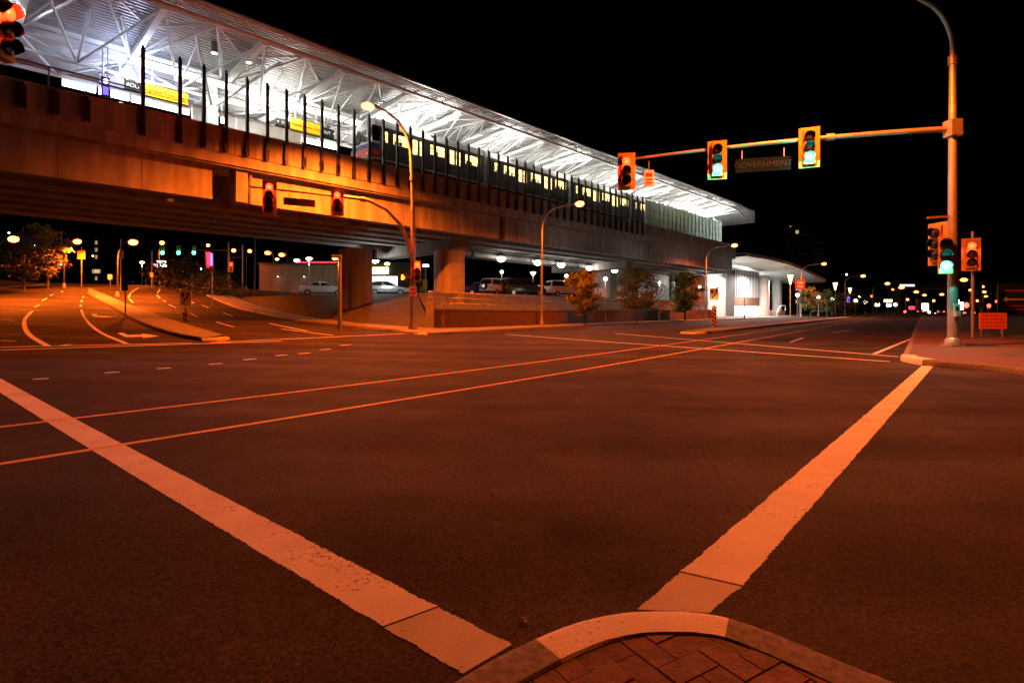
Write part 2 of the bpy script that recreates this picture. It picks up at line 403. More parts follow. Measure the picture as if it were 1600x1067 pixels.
def mark(name, A, B, width, mt, zo=.004, jag=0, wa=None):
    """painted bar between two plan points (or along a list)"""
    P = resample([Vector(A), Vector(B)] if not isinstance(A, list) else [Vector(p) for p in A], .35 if jag else .8)
    N = normals(P); L = []; Rr = []
    for i, (p, n) in enumerate(zip(P, N)):
        hw = width/2+((wa(i/(len(P)-1)) if wa else 0)); j1 = random.uniform(-jag, jag); j2 = random.uniform(-jag, jag)
        a = p+n*(hw+j1); b = p-n*(hw+j2)
        L.append((a.x, a.y, g(a.x, a.y)+zo)); Rr.append((b.x, b.y, g(b.x, b.y)+zo))
    return MB().rows([L, Rr]).build(name, mt, kind='structure')
def V2(p): return Vector((p[0], p[1]))
# --- crosswalk bands (edges measured on the photo)
def band(name, e1, e2, mt, step=.012, jag=.0045, zo=.004):
    """quad band between two edges, each a pair of plan points, with ragged edges"""
    a0, a1 = map(V2, e1); b0, b1 = map(V2, e2); n = max(6, min(700, int((a1-a0).length/step)))
    L = []; Q = []
    for i in range(n+1):
        t = i/n; a = a0.lerp(a1, t); b = b0.lerp(b1, t); d = (b-a).normalized()
        a = a+d*(random.uniform(-jag, jag)+.002*math.sin(i*.13)+.002*math.sin(i*.31+1)); b = b+d*(random.uniform(-jag, jag)+.002*math.sin(i*.11+2)+.002*math.sin(i*.37))
        L.append((a.x, a.y, g(a.x, a.y)+zo)); Q.append((b.x, b.y, g(b.x, b.y)+zo))
    return MB().rows([L, Q]).build(name, mt, kind='structure')
bandL = band('crosswalk_line', [pix(0,591), pix(683,948)], [pix(-10,607), pix(598,979)], M['white_paint'])
band('crosswalk_line', [pix(686,949.5), pix(800,1008)], [pix(601,981), pix(722,1054)], M['gutter_paint'])
band('crosswalk_line', [pix(1440,572), pix(1064,893)], [pix(1459,571.5), pix(1160,915)], M['white_paint'])
band('crosswalk_line', [pix(1062,895), pix(996,953)], [pix(1158,917), pix(1108,958)], M['gutter_paint'])
# --- vehicle light trails over the junction, painted as amber strips on the road
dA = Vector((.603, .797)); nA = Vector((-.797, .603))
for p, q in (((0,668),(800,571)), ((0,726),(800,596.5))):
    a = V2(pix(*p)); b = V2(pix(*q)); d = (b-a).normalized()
    mark('light_trail_strip', [a-d*14, b, b+d*110], None, .085, M['trail_paint'], .008)
# --- far crosswalk and stop lines
def mk(p, q, wd, mt='white_paint', nm='lane_line'): return mark(nm, V2(pix(*p)), V2(pix(*q)), wd, M[mt])
mk((790,522.5), (1390,565), .16, nm='crosswalk_line'); mk((960,521), (1405,557.5), .16, nm='crosswalk_line')
mk((1366,553), (1478,507), .12)
mk((1478,507), (1500,499), .12)
mk((1255,528), (1235,534.5), .1)
mk((1330,516), (1300,520), .1)
for p, q in (((0,542.5),(300,536)), ((0,547),(440,533))): mk(p, q, .22, nm='stop_line')
mk((330,535), (640,521), .18, nm='stop_line')
for x, y, in ((64,592),(175,582),(256,575.5),(337,568.5),(390,561.5),(440,555),(475,552),(508,546),(540,539)):
    k = (600-y)/60
    mk((x-13+5*min(1, max(0, k)), y+.8), (x+13-5*min(1, max(0, k)), y-.6), .12, nm='guide_dash')
def curve_mark(pxs, wd, mt='white_paint', nm='lane_line'):
    return mark(nm, [tuple(p) for p in spline([V2(pix(*q)) for q in pxs])], None, wd, M[mt])
curve_mark([(50,486),(40,497),(38,508),(46,523),(76,541.5)], .16)
curve_mark([(127,484),(131,494),(142,508),(160,521),(198,537)], .14)
for a, b in (((62,476),(54,480)),((73,466),(66,470)),((83,460),(78,462)),((98,455),(96,456.5)),((131,463),(129,465)),((128,469),(127,472)),((126,476),(126.5,479)),
             ((216,450),(205,457)),((204,458),(201,465)),((202,467),(208,473)),((250,452),(246,458)),((245,461),(250,466)),((254,469),(259,471)),((264,476),(275,481)),((316,477),(326,481)),((298,490),(309,495)),((348,488),(364,494)),((338,503),(366,511)),
             ((420,505),(480,517)),((440,514),(520,524)),((3,500),(22,501)),((90,541),(110,538)),((300,472),(303,474)),((281,451),(284,456)),((0,532),(24,533))):
    mk(a, b, .13)
# turn arrows on the road
def arrow_mark(pxs):
    P = [pix(*p) for p in pxs]
    MB().add([(x, y, g(x, y)+.012) for x, y in P], [tuple(range(len(P)))]).build('lane_arrow', M['white_paint'], kind='structure')
arrow_mark([(183,521),(192,520),(199,524),(221,523.5),(222,521.5),(249,525.5),(224,528.5),(222,526.5),(196,527)])
arrow_mark([(143,491),(151,490.5),(152,493),(168,494),(184,495),(168,496.5),(150,496),(144,494)])

# --- far side kerb, sidewalk, embankment and car park
K1px = [(322,462),(345,472),(375,483),(410,491),(450,499),(520,508),(580,514),(628,520.5),(662,523.5),(700,522.5),(760,519),(845,513.5),(940,508.5),(1050,503),(1150,499.5)]
K1 = [V2(pix(*p)) for p in K1px]
dirA = dA.normalized()
K1 += [K1[-1]+dirA*t for t in (12, 30, 60, 100, 170)]
K1s = spline(K1, 5)
kerb('kerb', K1s, M['kerb'], 1)
inner = offset(K1s, .16)
def longer(P): P = [Vector(p) for p in P]; return P+[P[-1]+dirA*t for t in (12, 30, 60, 100, 170)]
# back of the sidewalk and edge of the raised car park, paired with the kerb's control points
back = spline(longer([(-31,60.2),(-27,55.6),(-22.8,51.2),(-19.3,48),(-15.5,44),(-10.3,38.6),(-6.9,35),(-5.6,33.8),(-5.0,33.4),(-4.4,33.6),(-3.5,34.5),(-.1,40.1),(5.6,48.6),(15.8,62.3),(28.6,76.1)]), 5)
edge_ = spline(longer([(-35,66),(-31,61.5),(-27.5,58),(-24,55),(-20,52),(-15,49.5),(-11,48),(-9,46.8),(-8,46),(-7,45.5),(-6,45.3),(-3,47),(2.5,52.5),(13,66),(26,80)]), 5)
ribbon('sidewalk', M['walk'], inner, back, .13, .13, 3)
LOT_Z = 2.95
iw = 40; iw2 = 70
ribbon('embankment', M['grass'], back[:iw+1], edge_[:iw+1], .13, lambda i: LOT_Z-g(edge_[i].x, edge_[i].y), 8)
ribbon('bank', M['grass'], [p+nA*.34 for p in back[iw:iw2+1]], edge_[iw:iw2+1], 1.15, lambda i: LOT_Z-g(edge_[i+iw].x, edge_[i+iw].y), 6)
P = [(p.x, p.y) for p in edge_[:iw2+1]]+[(110, 200), (-60, 200), (-50, 90)]
bm = bmesh.new(); vs = [bm.verts.new((x, y, LOT_Z-.01)) for x, y in P]
es = [bm.edges.new((vs[i], vs[(i+1) % len(vs)])) for i in range(len(vs))]
bmesh.ops.triangle_fill(bm, use_beauty=True, use_dissolve=False, edges=es)
me = bpy.data.meshes.new('car_park'); bm.to_mesh(me); bm.free(); me.materials.append(M['lot'])
lot = bpy.data.objects.new('car_park', me); COL.objects.link(lot); lot['kind'] = 'structure'
ribbon('verge', M['grass'], back[iw2:], [p+nA*13 for p in back[iw2:]], .12, .5, 5)

# --- median island between the two carriageways of the side road
ML = spline([V2(pix(*p)) for p in [(318,533.5),(290,529),(250,518.5),(212,503),(178,483),(152,469),(137,459.5),(139,453)]], 5)
MR = spline([V2(pix(*p)) for p in [(352,529),(315,517),(275,504),(235,490),(200,477),(172,465),(150,456),(141,452.3)]], 5)
ribbon('median_island', M['walk'], offset(ML, -.14), offset(MR, .14), .125, .125, 3)
kerb('median_kerb', ML, M['kerb'], -1)
kerb('median_kerb', MR, M['kerb'], 1)
def nose(name, pts, mt, w_=.5, h=.15):
    Pn = resample([V2(pix(*p)) for p in pts], .25); L = []; m_ = MB(); rows = []
    for t, z in ((-1,-.02),(-.92,h*.35),(-.5,h*.7),(0,h*.75),(.5,h*.7),(.92,h*.35),(1,-.02)):
        rows.append([(p.x+n.x*t*w_/2*(.55+.45*math.sin(math.pi*min(1, max(0, (i+.5)/len(Pn))))), p.y+n.y*t*w_/2*(.55+.45*math.sin(math.pi*(i+.5)/len(Pn))), g(p.x, p.y)+z) for i, (p, n) in enumerate(zip(Pn, normals(Pn)))])
    return m_.rows(rows).build(name, mt, kind='structure', smooth_=True)
nose('yellow_kerb_nose', [(313,533.5),(332,533),(352,530)], M['kerb_yellow'])
nose('white_kerb_nose', [(650,522.5),(664,523.5),(680,522)], M['kerb_white'], .45)
nose('yellow_kerb_nose', [(1066,521),(1085,522),(1112,518.5)], M['kerb_yellow'], .7)
# median along the wide road behind the second keep-right sign
m0 = V2(pix(1085,520.5)); kk = [m0+dirA*t for t in (0, 8, 20, 45, 80)]
ribbon('median_island', M['walk'], offset(kk, .8), offset(kk, -.8), .12, .12, 2)
kerb('median_kerb', offset(kk, -.95), M['kerb'], 1); kerb('median_kerb', offset(kk, .95), M['kerb'], -1)
# --- right hand corner with the big signal pole
K2 = spline([V2(pix(*p)) for p in [(1640,592),(1560,581.5),(1500,576),(1455,572.5),(1425,568),(1408,563.5)]]+[V2(pix(1408,563.5))+dirA*t+nA*.0 for t in (1.2, 4, 12, 40, 90, 160)], 5)
kerb('kerb', K2, M['kerb'], -1)
iq = [i for i, p in enumerate(K2) if min((p-V2(pix(*q))).length for q in ((1408,563.5),(1416,566),(1425,568))) < .45]
kerb('kerb_painted', offset(K2, .012)[iq[0]:iq[-1]+1], M['kerb_white'], -1, .34, .145)
ribbon('sidewalk', M['paver2'], offset(K2, -.16), offset(K2, -3.2), .13, .13, 3)
ribbon('verge', M['grass'], offset(K2, -3.2), offset(K2, -40), .13, .3, 6)
# --- left verge of the side road
K3 = spline([V2(pix(*p)) for p in [(-160,480),(-60,461),(0,451.5),(40,447.5),(75,445.5)]], 5)
kerb('kerb', K3, M['kerb'], 1)
ribbon('verge', M['grass'], offset(K3, .16), offset(K3, 24), .13, 2.0, 6)

# --- near corner: kerb arc and pavers
near_px = [(560,1160),(640,1097),(700,1064),(760,1028),(830,994),(900,967),(960,954),(1010,950),(1080,951.5),(1140,961),(1200,981),(1250,1001),(1330,1034),(1430,1074),(1560,1140)]
KN = spline([V2(pix(x, y, .13)) for x, y in near_px], 6)
def sub(P, x0, x1): return [p for p in P if x0 <= p.x <= x1]
NK = normals(KN)
def kerb_piece(name, i0, i1, mt, w_=.17, h=.135):
    prof = [(-.03,-.03),(-.012,.02),(.004,h-.028),(.012,h-.012),(.028,h-.002),(.05,h),(w_-.008,h-.003),(w_,h-.012),(w_,-.03)]
    rows = [[(KN[i].x-NK[i].x*o, KN[i].y-NK[i].y*o, g(KN[i].x, KN[i].y)+z+random.uniform(-.0008,.0008)) for i in range(i0, i1+1)] for o, z in prof]
    b = MB().rows(rows)
    n = len(prof); c = i1-i0+1
    b.f.append(tuple(k*c for k in range(n))); b.f.append(tuple(k*c+c-1 for k in reversed(range(n))))
    return b.build(name, mt, kind='structure', smooth_=True)
iA = min(range(len(KN)), key=lambda i: abs(KN[i].x-V2(pix(826,996,.13)).x))
iB = min(range(len(KN)), key=lambda i: abs(KN[i].x-V2(pix(1142,961,.13)).x))
kerb_piece('corner_kerb', 0, iA, M['kerb']); kerb_piece('corner_kerb', iB, len(KN)-1, M['kerb'])
kerb_piece('corner_kerb_painted', iA, iB, M['kerb_white'])
inn = [KN[i]-NK[i]*.165 for i in range(len(KN))]
poly = [(p.x, p.y) for p in inn]
MB().prism([(x, y) for x, y in poly]+[(1.9,.3),(-.7,.3)], -.02, .15).build('corner_bed', M['joint'], kind='structure')
walkway = tag(bpy.data.objects.new('corner_sidewalk', None), kind='structure'); COL.objects.link(walkway)
def clip(poly_, conv):
    """clip a convex paver by a convex counter-clockwise outline"""
    out = poly_
    for i in range(len(conv)):
        a = conv[i]; b = conv[(i+1) % len(conv)]; res = []
        ins = lambda p: (b[0]-a[0])*(p[1]-a[1])-(b[1]-a[1])*(p[0]-a[0]) >= 0
        for j in range(len(out)):
            p = out[j]; q = out[(j+1) % len(out)]
            if ins(p): res.append(p)
            if ins(p) != ins(q):
                d1 = (b[0]-a[0])*(p[1]-a[1])-(b[1]-a[1])*(p[0]-a[0]); d2 = (b[0]-a[0])*(q[1]-a[1])-(b[1]-a[1])*(q[0]-a[0])
                t = d1/(d1-d2); res.append((p[0]+(q[0]-p[0])*t, p[1]+(q[1]-p[1])*t))
        out = res
        if len(out) < 3: return []
    return out
hull_pts = sorted(set((round(x, 4), round(y, 4)) for x, y in [(p.x-n.x*.173, p.y-n.y*.173) for p, n in zip(KN, NK)]+[(1.6,.9),(-.6,.9)]))
def hull(pts):
    def half(ps):
        h = []
        for p in ps:
            while len(h) > 1 and (h[-1][0]-h[-2][0])*(p[1]-h[-2][1])-(h[-1][1]-h[-2][1])*(p[0]-h[-2][0]) <= 0: h.pop()
            h.append(p)
        return h[:-1]
    return half(pts)+half(pts[::-1])
HULL = hull(hull_pts)
U = .098
rot = R(31); ca, sa = math.cos(rot), math.sin(rot)
for i in range(-26, 27):
    for j in range(-26, 27):
        kk_ = (i-j) % 4          # herringbone of 1 x 2 pavers
        if kk_ == 0: r_ = (i, j, i+2, j+1)
        elif kk_ == 3: r_ = (i, j, i+1, j+2)
        else: continue
        gp = .002
        x0, y0, x1, y1 = r_[0]*U+gp, r_[1]*U+gp, r_[2]*U-gp, r_[3]*U-gp
        q = [(x0,y0),(x1,y0),(x1,y1),(x0,y1)]
        q = [(x*ca-y*sa+.5, x*sa+y*ca+1.6) for x, y in q]
        if min(p[1] for p in q) < 1.35 and max(p[1] for p in q) < 1.4: continue
        q = clip(q, HULL)
        if len(q) < 3: continue
        ar = abs(sum(q[t][0]*q[(t+1) % len(q)][1]-q[(t+1) % len(q)][0]*q[t][1] for t in range(len(q))))/2
        if ar < .0007: continue
        MB().prism(q, .11, .158+random.uniform(-.003, .003)).build('paver', M[random.choice(['paver','paver','paver2','paver3'])], walkway, bevel=.0022)
# fallen leaf in the gutter
lp = pix(822,972); lt = tag(bpy.data.objects.new('fallen_leaf', None), 'curled dry brown leaf lying on the asphalt by the white kerb', 'leaf'); COL.objects.link(lt)
lt.location = (lp[0], lp[1], g(*lp)+.006); lt.rotation_euler = (0, 0, .3)
lv = []
for k in range(14):
    t = 2*math.pi*k/14; r_ = .03 if k % 2 else .013
    lv.append((r_*math.cos(t)*.8, r_*math.sin(t)*1.15, .016*(abs(math.cos(t))+.3*(k % 2))))
MB().add(lv+[(0,0,.004)], [(k, (k+1) % 14, 14) for k in range(14)]).build('blade', M['leaf_litter'], lt)
MB().tube([(0,-.03,.006),(.004,-.055,.012)], .0016, 5).build('stalk', M['leaf_litter'], lt)
# ------------------------------------------------------------------ elevated railway: local frame x = along, y = depth away from the road, z = up
VANG = math.atan2(.728, .685); VO = Vector((0, 46, 0))
def VS(px, m):
    """distance along the viaduct seen at a photo column for depth m"""
    r = (px-800)/FPX; return (46*r+m*(.685*r+.728))/(.685-.728*r)
def VW(s, m, z=0): return Vector((.685*s-.728*m, 46+.728*s+.685*m, z))
S0, S1 = -75.0, 49.0
ZB, ZL, ZP, ZT = 7.45, 9.36, 10.05, 11.24
via = thing('railway_viaduct', 'long grey concrete railway viaduct crossing above the road and car park on wide columns', 'viaduct', VO, VANG)
for a, b in ((S0, -23.15), (-22.0, -.9), (-.5, 24), (24.4, S1)):
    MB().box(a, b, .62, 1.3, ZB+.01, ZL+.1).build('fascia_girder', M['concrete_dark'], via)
    nseg = max(1, round((b-a)/3.3)); dx = (b-a)/nseg
    for q in range(nseg):
        x0 = a+dx*q+(.012 if q else 0); x1 = a+dx*(q+1)-(.012 if q < nseg-1 else 0)
        fp_ = MB().box(x0, x1, .55, .63, ZB, ZL-.005).box(x0, x1, .5, .56, ZB-.004, ZB+.2)
        for hx in (.25, .75):
            for hz in (.45, 1.35): fp_.cyl((x0+(x1-x0)*hx, .552, ZB+hz), (x0+(x1-x0)*hx, .547, ZB+hz), .035, seg=8)
        fp_.build('fascia_panel', M['concrete'], via)
for s_ in (-21.2, 1.2): MB().tube([(s_, .42, ZB-.02), (s_, .42, ZL-.02)], .06, 8).build('drain_pipe', M['galv'], via, smooth_=True)
for a in (-22.0, -.5, 24.4): MB().box(a-.02, a+.62, .3, .56, ZB+.02, ZL-.01).build('pilaster', M['concrete'], via)
MB().box(S0, S1, 0, 15, ZL, ZP).build('deck_slab', M['concrete'], via)
MB().box(S0, S1, .1, .32, ZL-.12, ZL).build('drip_edge', M['concrete_dark'], via)
# parapet of separate panels with recessed joints
PL = 3.3; s = S0; first = None
while s < S1-.1:
    e = min(s+PL, S1)
    if e-s > PL-.01 and first is not None:
        o = first.copy(); COL.objects.link(o); o.parent = via; o.location.x = s-first_s
    else:
        m_ = MB().box(s+.012, e-.012, -.06, .12, ZP-.12, ZT).box(s+.012, e-.012, -.1, .16, ZT, ZT+.09)
        for k in (1, 2): m_.box(s+PL*k/3-.03, s+PL*k/3+.03, -.075, -.058, ZP-.1, ZT-.01)
        o = m_.build('parapet_panel', M['concrete'], via, bevel=.012)
        if first is None: first = o; first_s = s
    s += PL
MB().box(S0, S1, 14.9, 15.1, ZP, ZT+.1).build('parapet_panel', M['concrete'], via)
for m_ in (3.1, 5.6, 8.1, 10.6, 13.1):
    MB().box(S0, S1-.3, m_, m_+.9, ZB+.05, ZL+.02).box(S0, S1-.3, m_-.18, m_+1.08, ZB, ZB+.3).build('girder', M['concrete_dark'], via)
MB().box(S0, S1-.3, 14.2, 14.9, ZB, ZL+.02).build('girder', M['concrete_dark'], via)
MB().box(S1-.3, S1, .5, 14.9, ZB-.3, ZL+.01).build('end_wall', M['concrete'], via)
for sx in (-2.9, 24.2):
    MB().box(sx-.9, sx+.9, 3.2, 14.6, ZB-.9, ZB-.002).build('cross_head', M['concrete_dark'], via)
def column(px, m_, wpx, y):
    p = at(px, y, 1); s_ = VS(px, m_); P_ = VW(s_, m_); zb = min(LOT_Z, 8)-.3
    wd = wpx/FPX*P_.y
    pts = []
    for k in range(24):
        t = 2*math.pi*k/24; c, s2 = math.cos(t), math.sin(t); n_ = 4
        pts.append((s_+wd/2*.96*abs(c)**(2/n_)*math.copysign(1, c), m_+wd/2*.96*abs(s2)**(2/n_)*math.copysign(1, s2)))
    MB().prism(pts, 0 if px > 640 else 1.5, ZB-.94).build('column', M['concrete'], via, smooth_=True)
column(556, 9, 45, 460); column(702, 4, 42, 480)
column(1085, 4, 36, 480); 
# station fence: dark posts outside the parapet, short brackets where the fence has ended
post = MB().box(-.08, .08, -.26, -.12, ZP-.05, 14.2).box(-.1, .1, -.26, -.08, ZP-.08, ZP+.5).box(-.05, .05, -.2, -.12, 14.2, 14.34).build('fence_post', M['dark_post'], via)
post.location.x = -26.5; k = 0
for i in range(1, 66):
    s = -26.0+1.1*i
    if s > VS(1006, -.1): break
    o = post.copy(); COL.objects.link(o); o.parent = via; o.location.x = s
stub = MB().box(-.13, .13, -.3, -.1, ZP+.05, ZP+1.0).box(-.06, .06, -.28, -.1, ZP+1.0, ZP+1.15).build('fence_bracket', M['dark_post'], via); stub.location.x = -28.7
for i in range(1, 30):
    o = stub.copy(); COL.objects.link(o); o.parent = via; o.location.x = -28.7-1.1*i
m_ = MB()
for z in (12.1, 13.0): m_.box(-26.5, 46, -.115, -.095, z, z+.03)
m_.build('fence_rail', M['dark_post'], via)
m_ = MB()
for i in range(14): m_.box(-30-2.2*i-.03, -30-2.2*i+.03, .02, .08, ZT+.09, ZT+1.0)
m_.box(-61, -27, .03, .07, ZT+.95, ZT+1.02).build('handrail', M['rail'], via)
# trackbed, platform
PLZ = 12.35
MB().box(S0, S1, .32, 5.3, ZP, ZP+1.0).build('near_trackbed', M['concrete_dark'], via)
MB().box(S0, S1, 9.7, 14.89, ZP, ZP+1.0).build('far_trackbed', M['concrete_dark'], via)
MB().box(-52, 47, 5.5, 9.5, ZP, PLZ).build('platform', M['walk'], via)
for m_ in (5.46, 9.42): MB().box(-52, 47, m_, m_+.12, PLZ, PLZ+.025).build('platform_edge', M['sign_yellow'], via)
# ---------------------------------------------------------------- station canopy
can = thing('station_canopy', 'white steel station canopy with branching struts and a corrugated roof over the platforms', 'canopy', VO, VANG)
CE = 50.0; C0 = -62.0
def deck_z(m_): return 17.35-.55*smooth(min(1, m_/7.2)) if m_ < 7.2 else 16.8+.55*smooth((m_-7.2)/7.2)
ms = lin(-.45, 15.2, 23)
rows = [[(C0, m_, deck_z(m_)) for m_ in ms], [(CE, m_, deck_z(m_)) for m_ in ms], [(CE+6, m_, deck_z(m_)-.15) for m_ in [min(15.2, max(-.45, .8+(m-.8)*.9)) for m in ms]], [(CE+13, 3.5+(m_-3.5)*.35, 16.6) for m_ in ms]]
d1 = MB().rows(rows); d1.rows([[(x, y, z+.12) for x, y, z in r] for r in rows]); d1.build('roof_deck', M['deck_metal'], can)
rb = MB()
for i in range(55):
    m_ = -.3+i*.28
    rb.box(C0, CE, m_-.05, m_+.05, deck_z(m_)-.085, deck_z(m_)-.002)
rb.build('roof_rib', M['deck_metal'], can)
MB().tube([(C0, -.5, 17.42), (CE, -.5, 17.42), (CE+6, .0, 17.25), (CE+13, 2.3, 16.66)], .1, 8).build('gutter', M['gutter_metal'], can, smooth_=True)
MB().tube([(C0, 15.3, 17.4), (CE, 15.3, 17.4)], .13, 8).build('gutter', M['gutter_metal'], can, smooth_=True)
MB().tube([(C0, .1, 16.85), (CE, .1, 16.85), (CE+7, 1.6, 16.6)], .15, 8).build('eave_tube', M['white_steel'], can, smooth_=True)
MB().tube([(C0, 14.6, 16.85), (CE, 14.6, 16.85)], .15, 8).build('eave_tube', M['white_steel'], can, smooth_=True)
MB().box(C0, CE, 6.95, 7.45, 16.15, 16.5).build('valley_beam', M['white_steel'], can)
MB().box(C0, CE, 6.3, 8.1, 16.56, 16.75).build('valley_gutter', M['white_steel'], can)
strut0 = MB().bar((0, 7.0, 16.2), (0, .15, 16.8), .3, .34).build('strut', M['white_steel'], can)
strut1 = MB().bar((0, 7.4, 16.2), (0, 14.5, 16.8), .3, .34).build('strut', M['white_steel'], can)
dg = MB()
for d in (-2.5, 2.5): dg.tube([(0, 7.0, 16.25), (d, .2, 16.78)], .085, 6)
diag0 = dg.build('diagonal_brace', M['white_steel'], can, smooth_=True)
dg = MB()
for d in (-2.5, 2.5): dg.tube([(0, 7.4, 16.25), (d, 14.4, 16.78)], .085, 6)
diag1 = dg.build('diagonal_brace', M['white_steel'], can, smooth_=True)
dg = MB()
for d in (-1.25, 1.25): dg.tube([(0, 7.0, 16.3), (d, 3.2, 17.0)], .06, 6)
diag2 = dg.build('roof_brace', M['white_steel'], can, smooth_=True)
MBk = MB().ball((0, 7.2, 16.2), .3, .35, .24).build('node', M['galv'], can, smooth_=True)
protos = [strut0, strut1, diag0, diag1, diag2, MBk]
xs_ = [-60.5+5*k for k in range(23)]
for p in protos: p.location.x = xs_[0]
for x in xs_[1:]:
    if x > CE: break
    for p in protos:
        o = p.copy(); COL.objects.link(o); o.parent = can; o.location.x = x
tr = MB()
for i, x in enumerate(xs_):
    if x > CE-2: break
    tr.tube([(x, .15, 16.8), (x+1.25, -.38, 17.32), (x+2.5, .15, 16.8), (x+3.75, -.38, 17.32), (x+5, .15, 16.8)], .045, 5)
tr.build('eave_lattice', M['white_steel'], can)
for k in range(0, 22):
    x = -60.5+5*k
    if x+5 > CE: break
    for (a, c) in (((x, 3.5, 17.0), (x+2.5, .2, 16.85)), ((x+5, 3.5, 17.0), (x+2.5, .2, 16.85)), ((x, 7.2, 16.2), (x+2.5, 7.2, 15.3)), ((x+5, 7.2, 16.2), (x+2.5, 7.2, 15.3)), ((x+2.5, 7.2, 15.3), (x+2.5, 3.4, 16.9)), ((x, .15, 16.75), (x+2.5, 7.2, 15.3)), ((x+5, .15, 16.75), (x+2.5, 7.2, 15.3))):
        MB().tube([a, c], .07, 6).build('lattice_bar', M['white_steel'], can, smooth_=True)
MB().tube([(C0, 7.2, 15.3), (CE, 7.2, 15.3)], .1, 8).build('lower_chord', M['white_steel'], can, smooth_=True)
for x in (-41, -21, -1, 19, 39):
    MB().tube([(x, 7.2, PLZ), (x, 7.2, 14.6), (x, 7.2, 16.0)], [.36, .34, .3], 14).build('column', M['white_steel'], can, smooth_=True)
    for dx in (-2.4, 2.4):
        for m_ in (2.4, 12): MB().tube([(x, 7.2, 14.7), (x+dx, m_, 16.95)], .1, 8).build('branch_strut', M['white_steel'], can, smooth_=True)
# tubes and lamps under the canopy
st = thing('tube_light_row', 'bright continuous row of tube lights hung under the canopy near the railway fence', 'strip light', VO, VANG)
x = VS(212, 6.0); n_ = 0
while x < VS(552, 6.0):
    MB().box(x, x+1.42, 5.88, 6.14, 15.75, 16.06).build('tube', E['strip'], st); MB().box(x-.02, x+1.44, 5.85, 6.17, 16.06, 16.16).build('housing', M['white_steel'], st); x += 1.5
for x0, x1 in ((-26.3, -21.5), (-21.3, -16.3)): light(st, 'AREA', ((x0+x1)/2, 6.0, 15.7), 420, (1,.97,.86), (x1-x0, .25), (0,0,0))
st2 = thing('tube_light_row', 'lower broken row of tube lights beyond the platform signs', 'strip light', VO, VANG)
for a, b in ((98,135),(138,150),(155,160),(174,202),(206,296),(300,340),(346,430),(434,527)):
    x0, x1 = VS(a, 12.6), VS(b, 12.6)
    MB().box(x0, x1, 12.55, 12.75, 15.62, 15.98).build('tube', E['strip'], st2); MB().box(x0-.02, x1+.02, 12.5, 12.8, 15.98, 16.08).build('housing', M['white_steel'], st2)
for i, (px, py, wpow) in enumerate([(200,60,0),(470,120,0)]): pass
AL = 0
for x in lin(-52, 46, 12):  # added uplights, spread evenly to brighten the roof underside
    for m_ in ((6.3, 10.8) if x < -14 else (1.3, 6.3, 10.8)):
        f = thing('canopy_fill_light', 'small added fill light under the canopy aimed up to brighten the roof', 'floodlight', VW(x, m_, 14.75), VANG, 'added fill lights under the station canopy')
        MB().tube([(0,0,-.16),(0,0,.0)], [.09,.14], 10).build('housing', M['galv'], f); MB().cyl((0,0,.001),(0,0,.02), .12).build('lens', E['white'], f)
        MB().tube([(0,0,-.1),(0,(.9 if m_ < 7 else -.9),.5)], .03, 6).build('bracket', M['galv'], f)
        warm = x > -22
        light(f, 'AREA', (0, 0, .1), 220 if x < -22 else 300 if x < -12 else 320, (1,.95,.86) if warm else (.55,.64,1), 1.6, (R(180), 0, 0))
# visible spotlights with pale glare in the photograph
for px, py, m_, lb in ((30,12,4.5,'round white floodlight under the canopy by the near red signal'),(433,131,5,'white floodlight above the tube light row'),(602,183,4.4,'white floodlight just right of the tall sodium lamp'),(1040,318,3,'white floodlight above the far end of the train'),(1082,332,4,'large white floodlight at the far end of the platform'),(1116,345,3,'last white floodlight under the tip of the canopy'),(930,262,4,'white floodlight above the middle of the train')):
    P_ = VW(VS(px, m_), m_); z = CAM_H+(HOR-py)/FPX*P_.y
    f = thing('floodlight', lb, 'floodlight', (P_.x, P_.y, z), VANG)
    MB().ball((0,0,0), .2).build('lens', E['white'], f, smooth_=True); light(f, 'POINT', (-.3,.35,-.3), 60 if px < 1050 else 1300, (1,.97,.92), .1); MB().cyl((0,.05,.1),(0,.05,.5), .05).tube([(0,.05,.5),(0,.05,1.0)], .025, 6).build('housing', M['galv'], f)
# hanging cylinder lamps
for px, py in ((335,75),(389,90)):
    P_ = VW(VS(px, 2.6), 2.6); z = CAM_H+(HOR-py)/FPX*P_.y
    f = thing('downlight', 'grey cylinder downlight hung under the canopy, '+('left one of the pair' if px < 350 else 'right one of the pair'), 'lamp', (P_.x, P_.y, z), VANG, 'cylinder downlights')
    MB().cyl((0,0,-.32),(0,0,.3), .19, seg=16).build('housing', M['galv'], f, smooth_=True); MB().cyl((0,0,-.325),(0,0,-.335), .16).build('lens', E['white'], f); MB().cyl((0,0,.3),(0,0,1.2), .025, seg=6).build('stem', M['galv'], f)
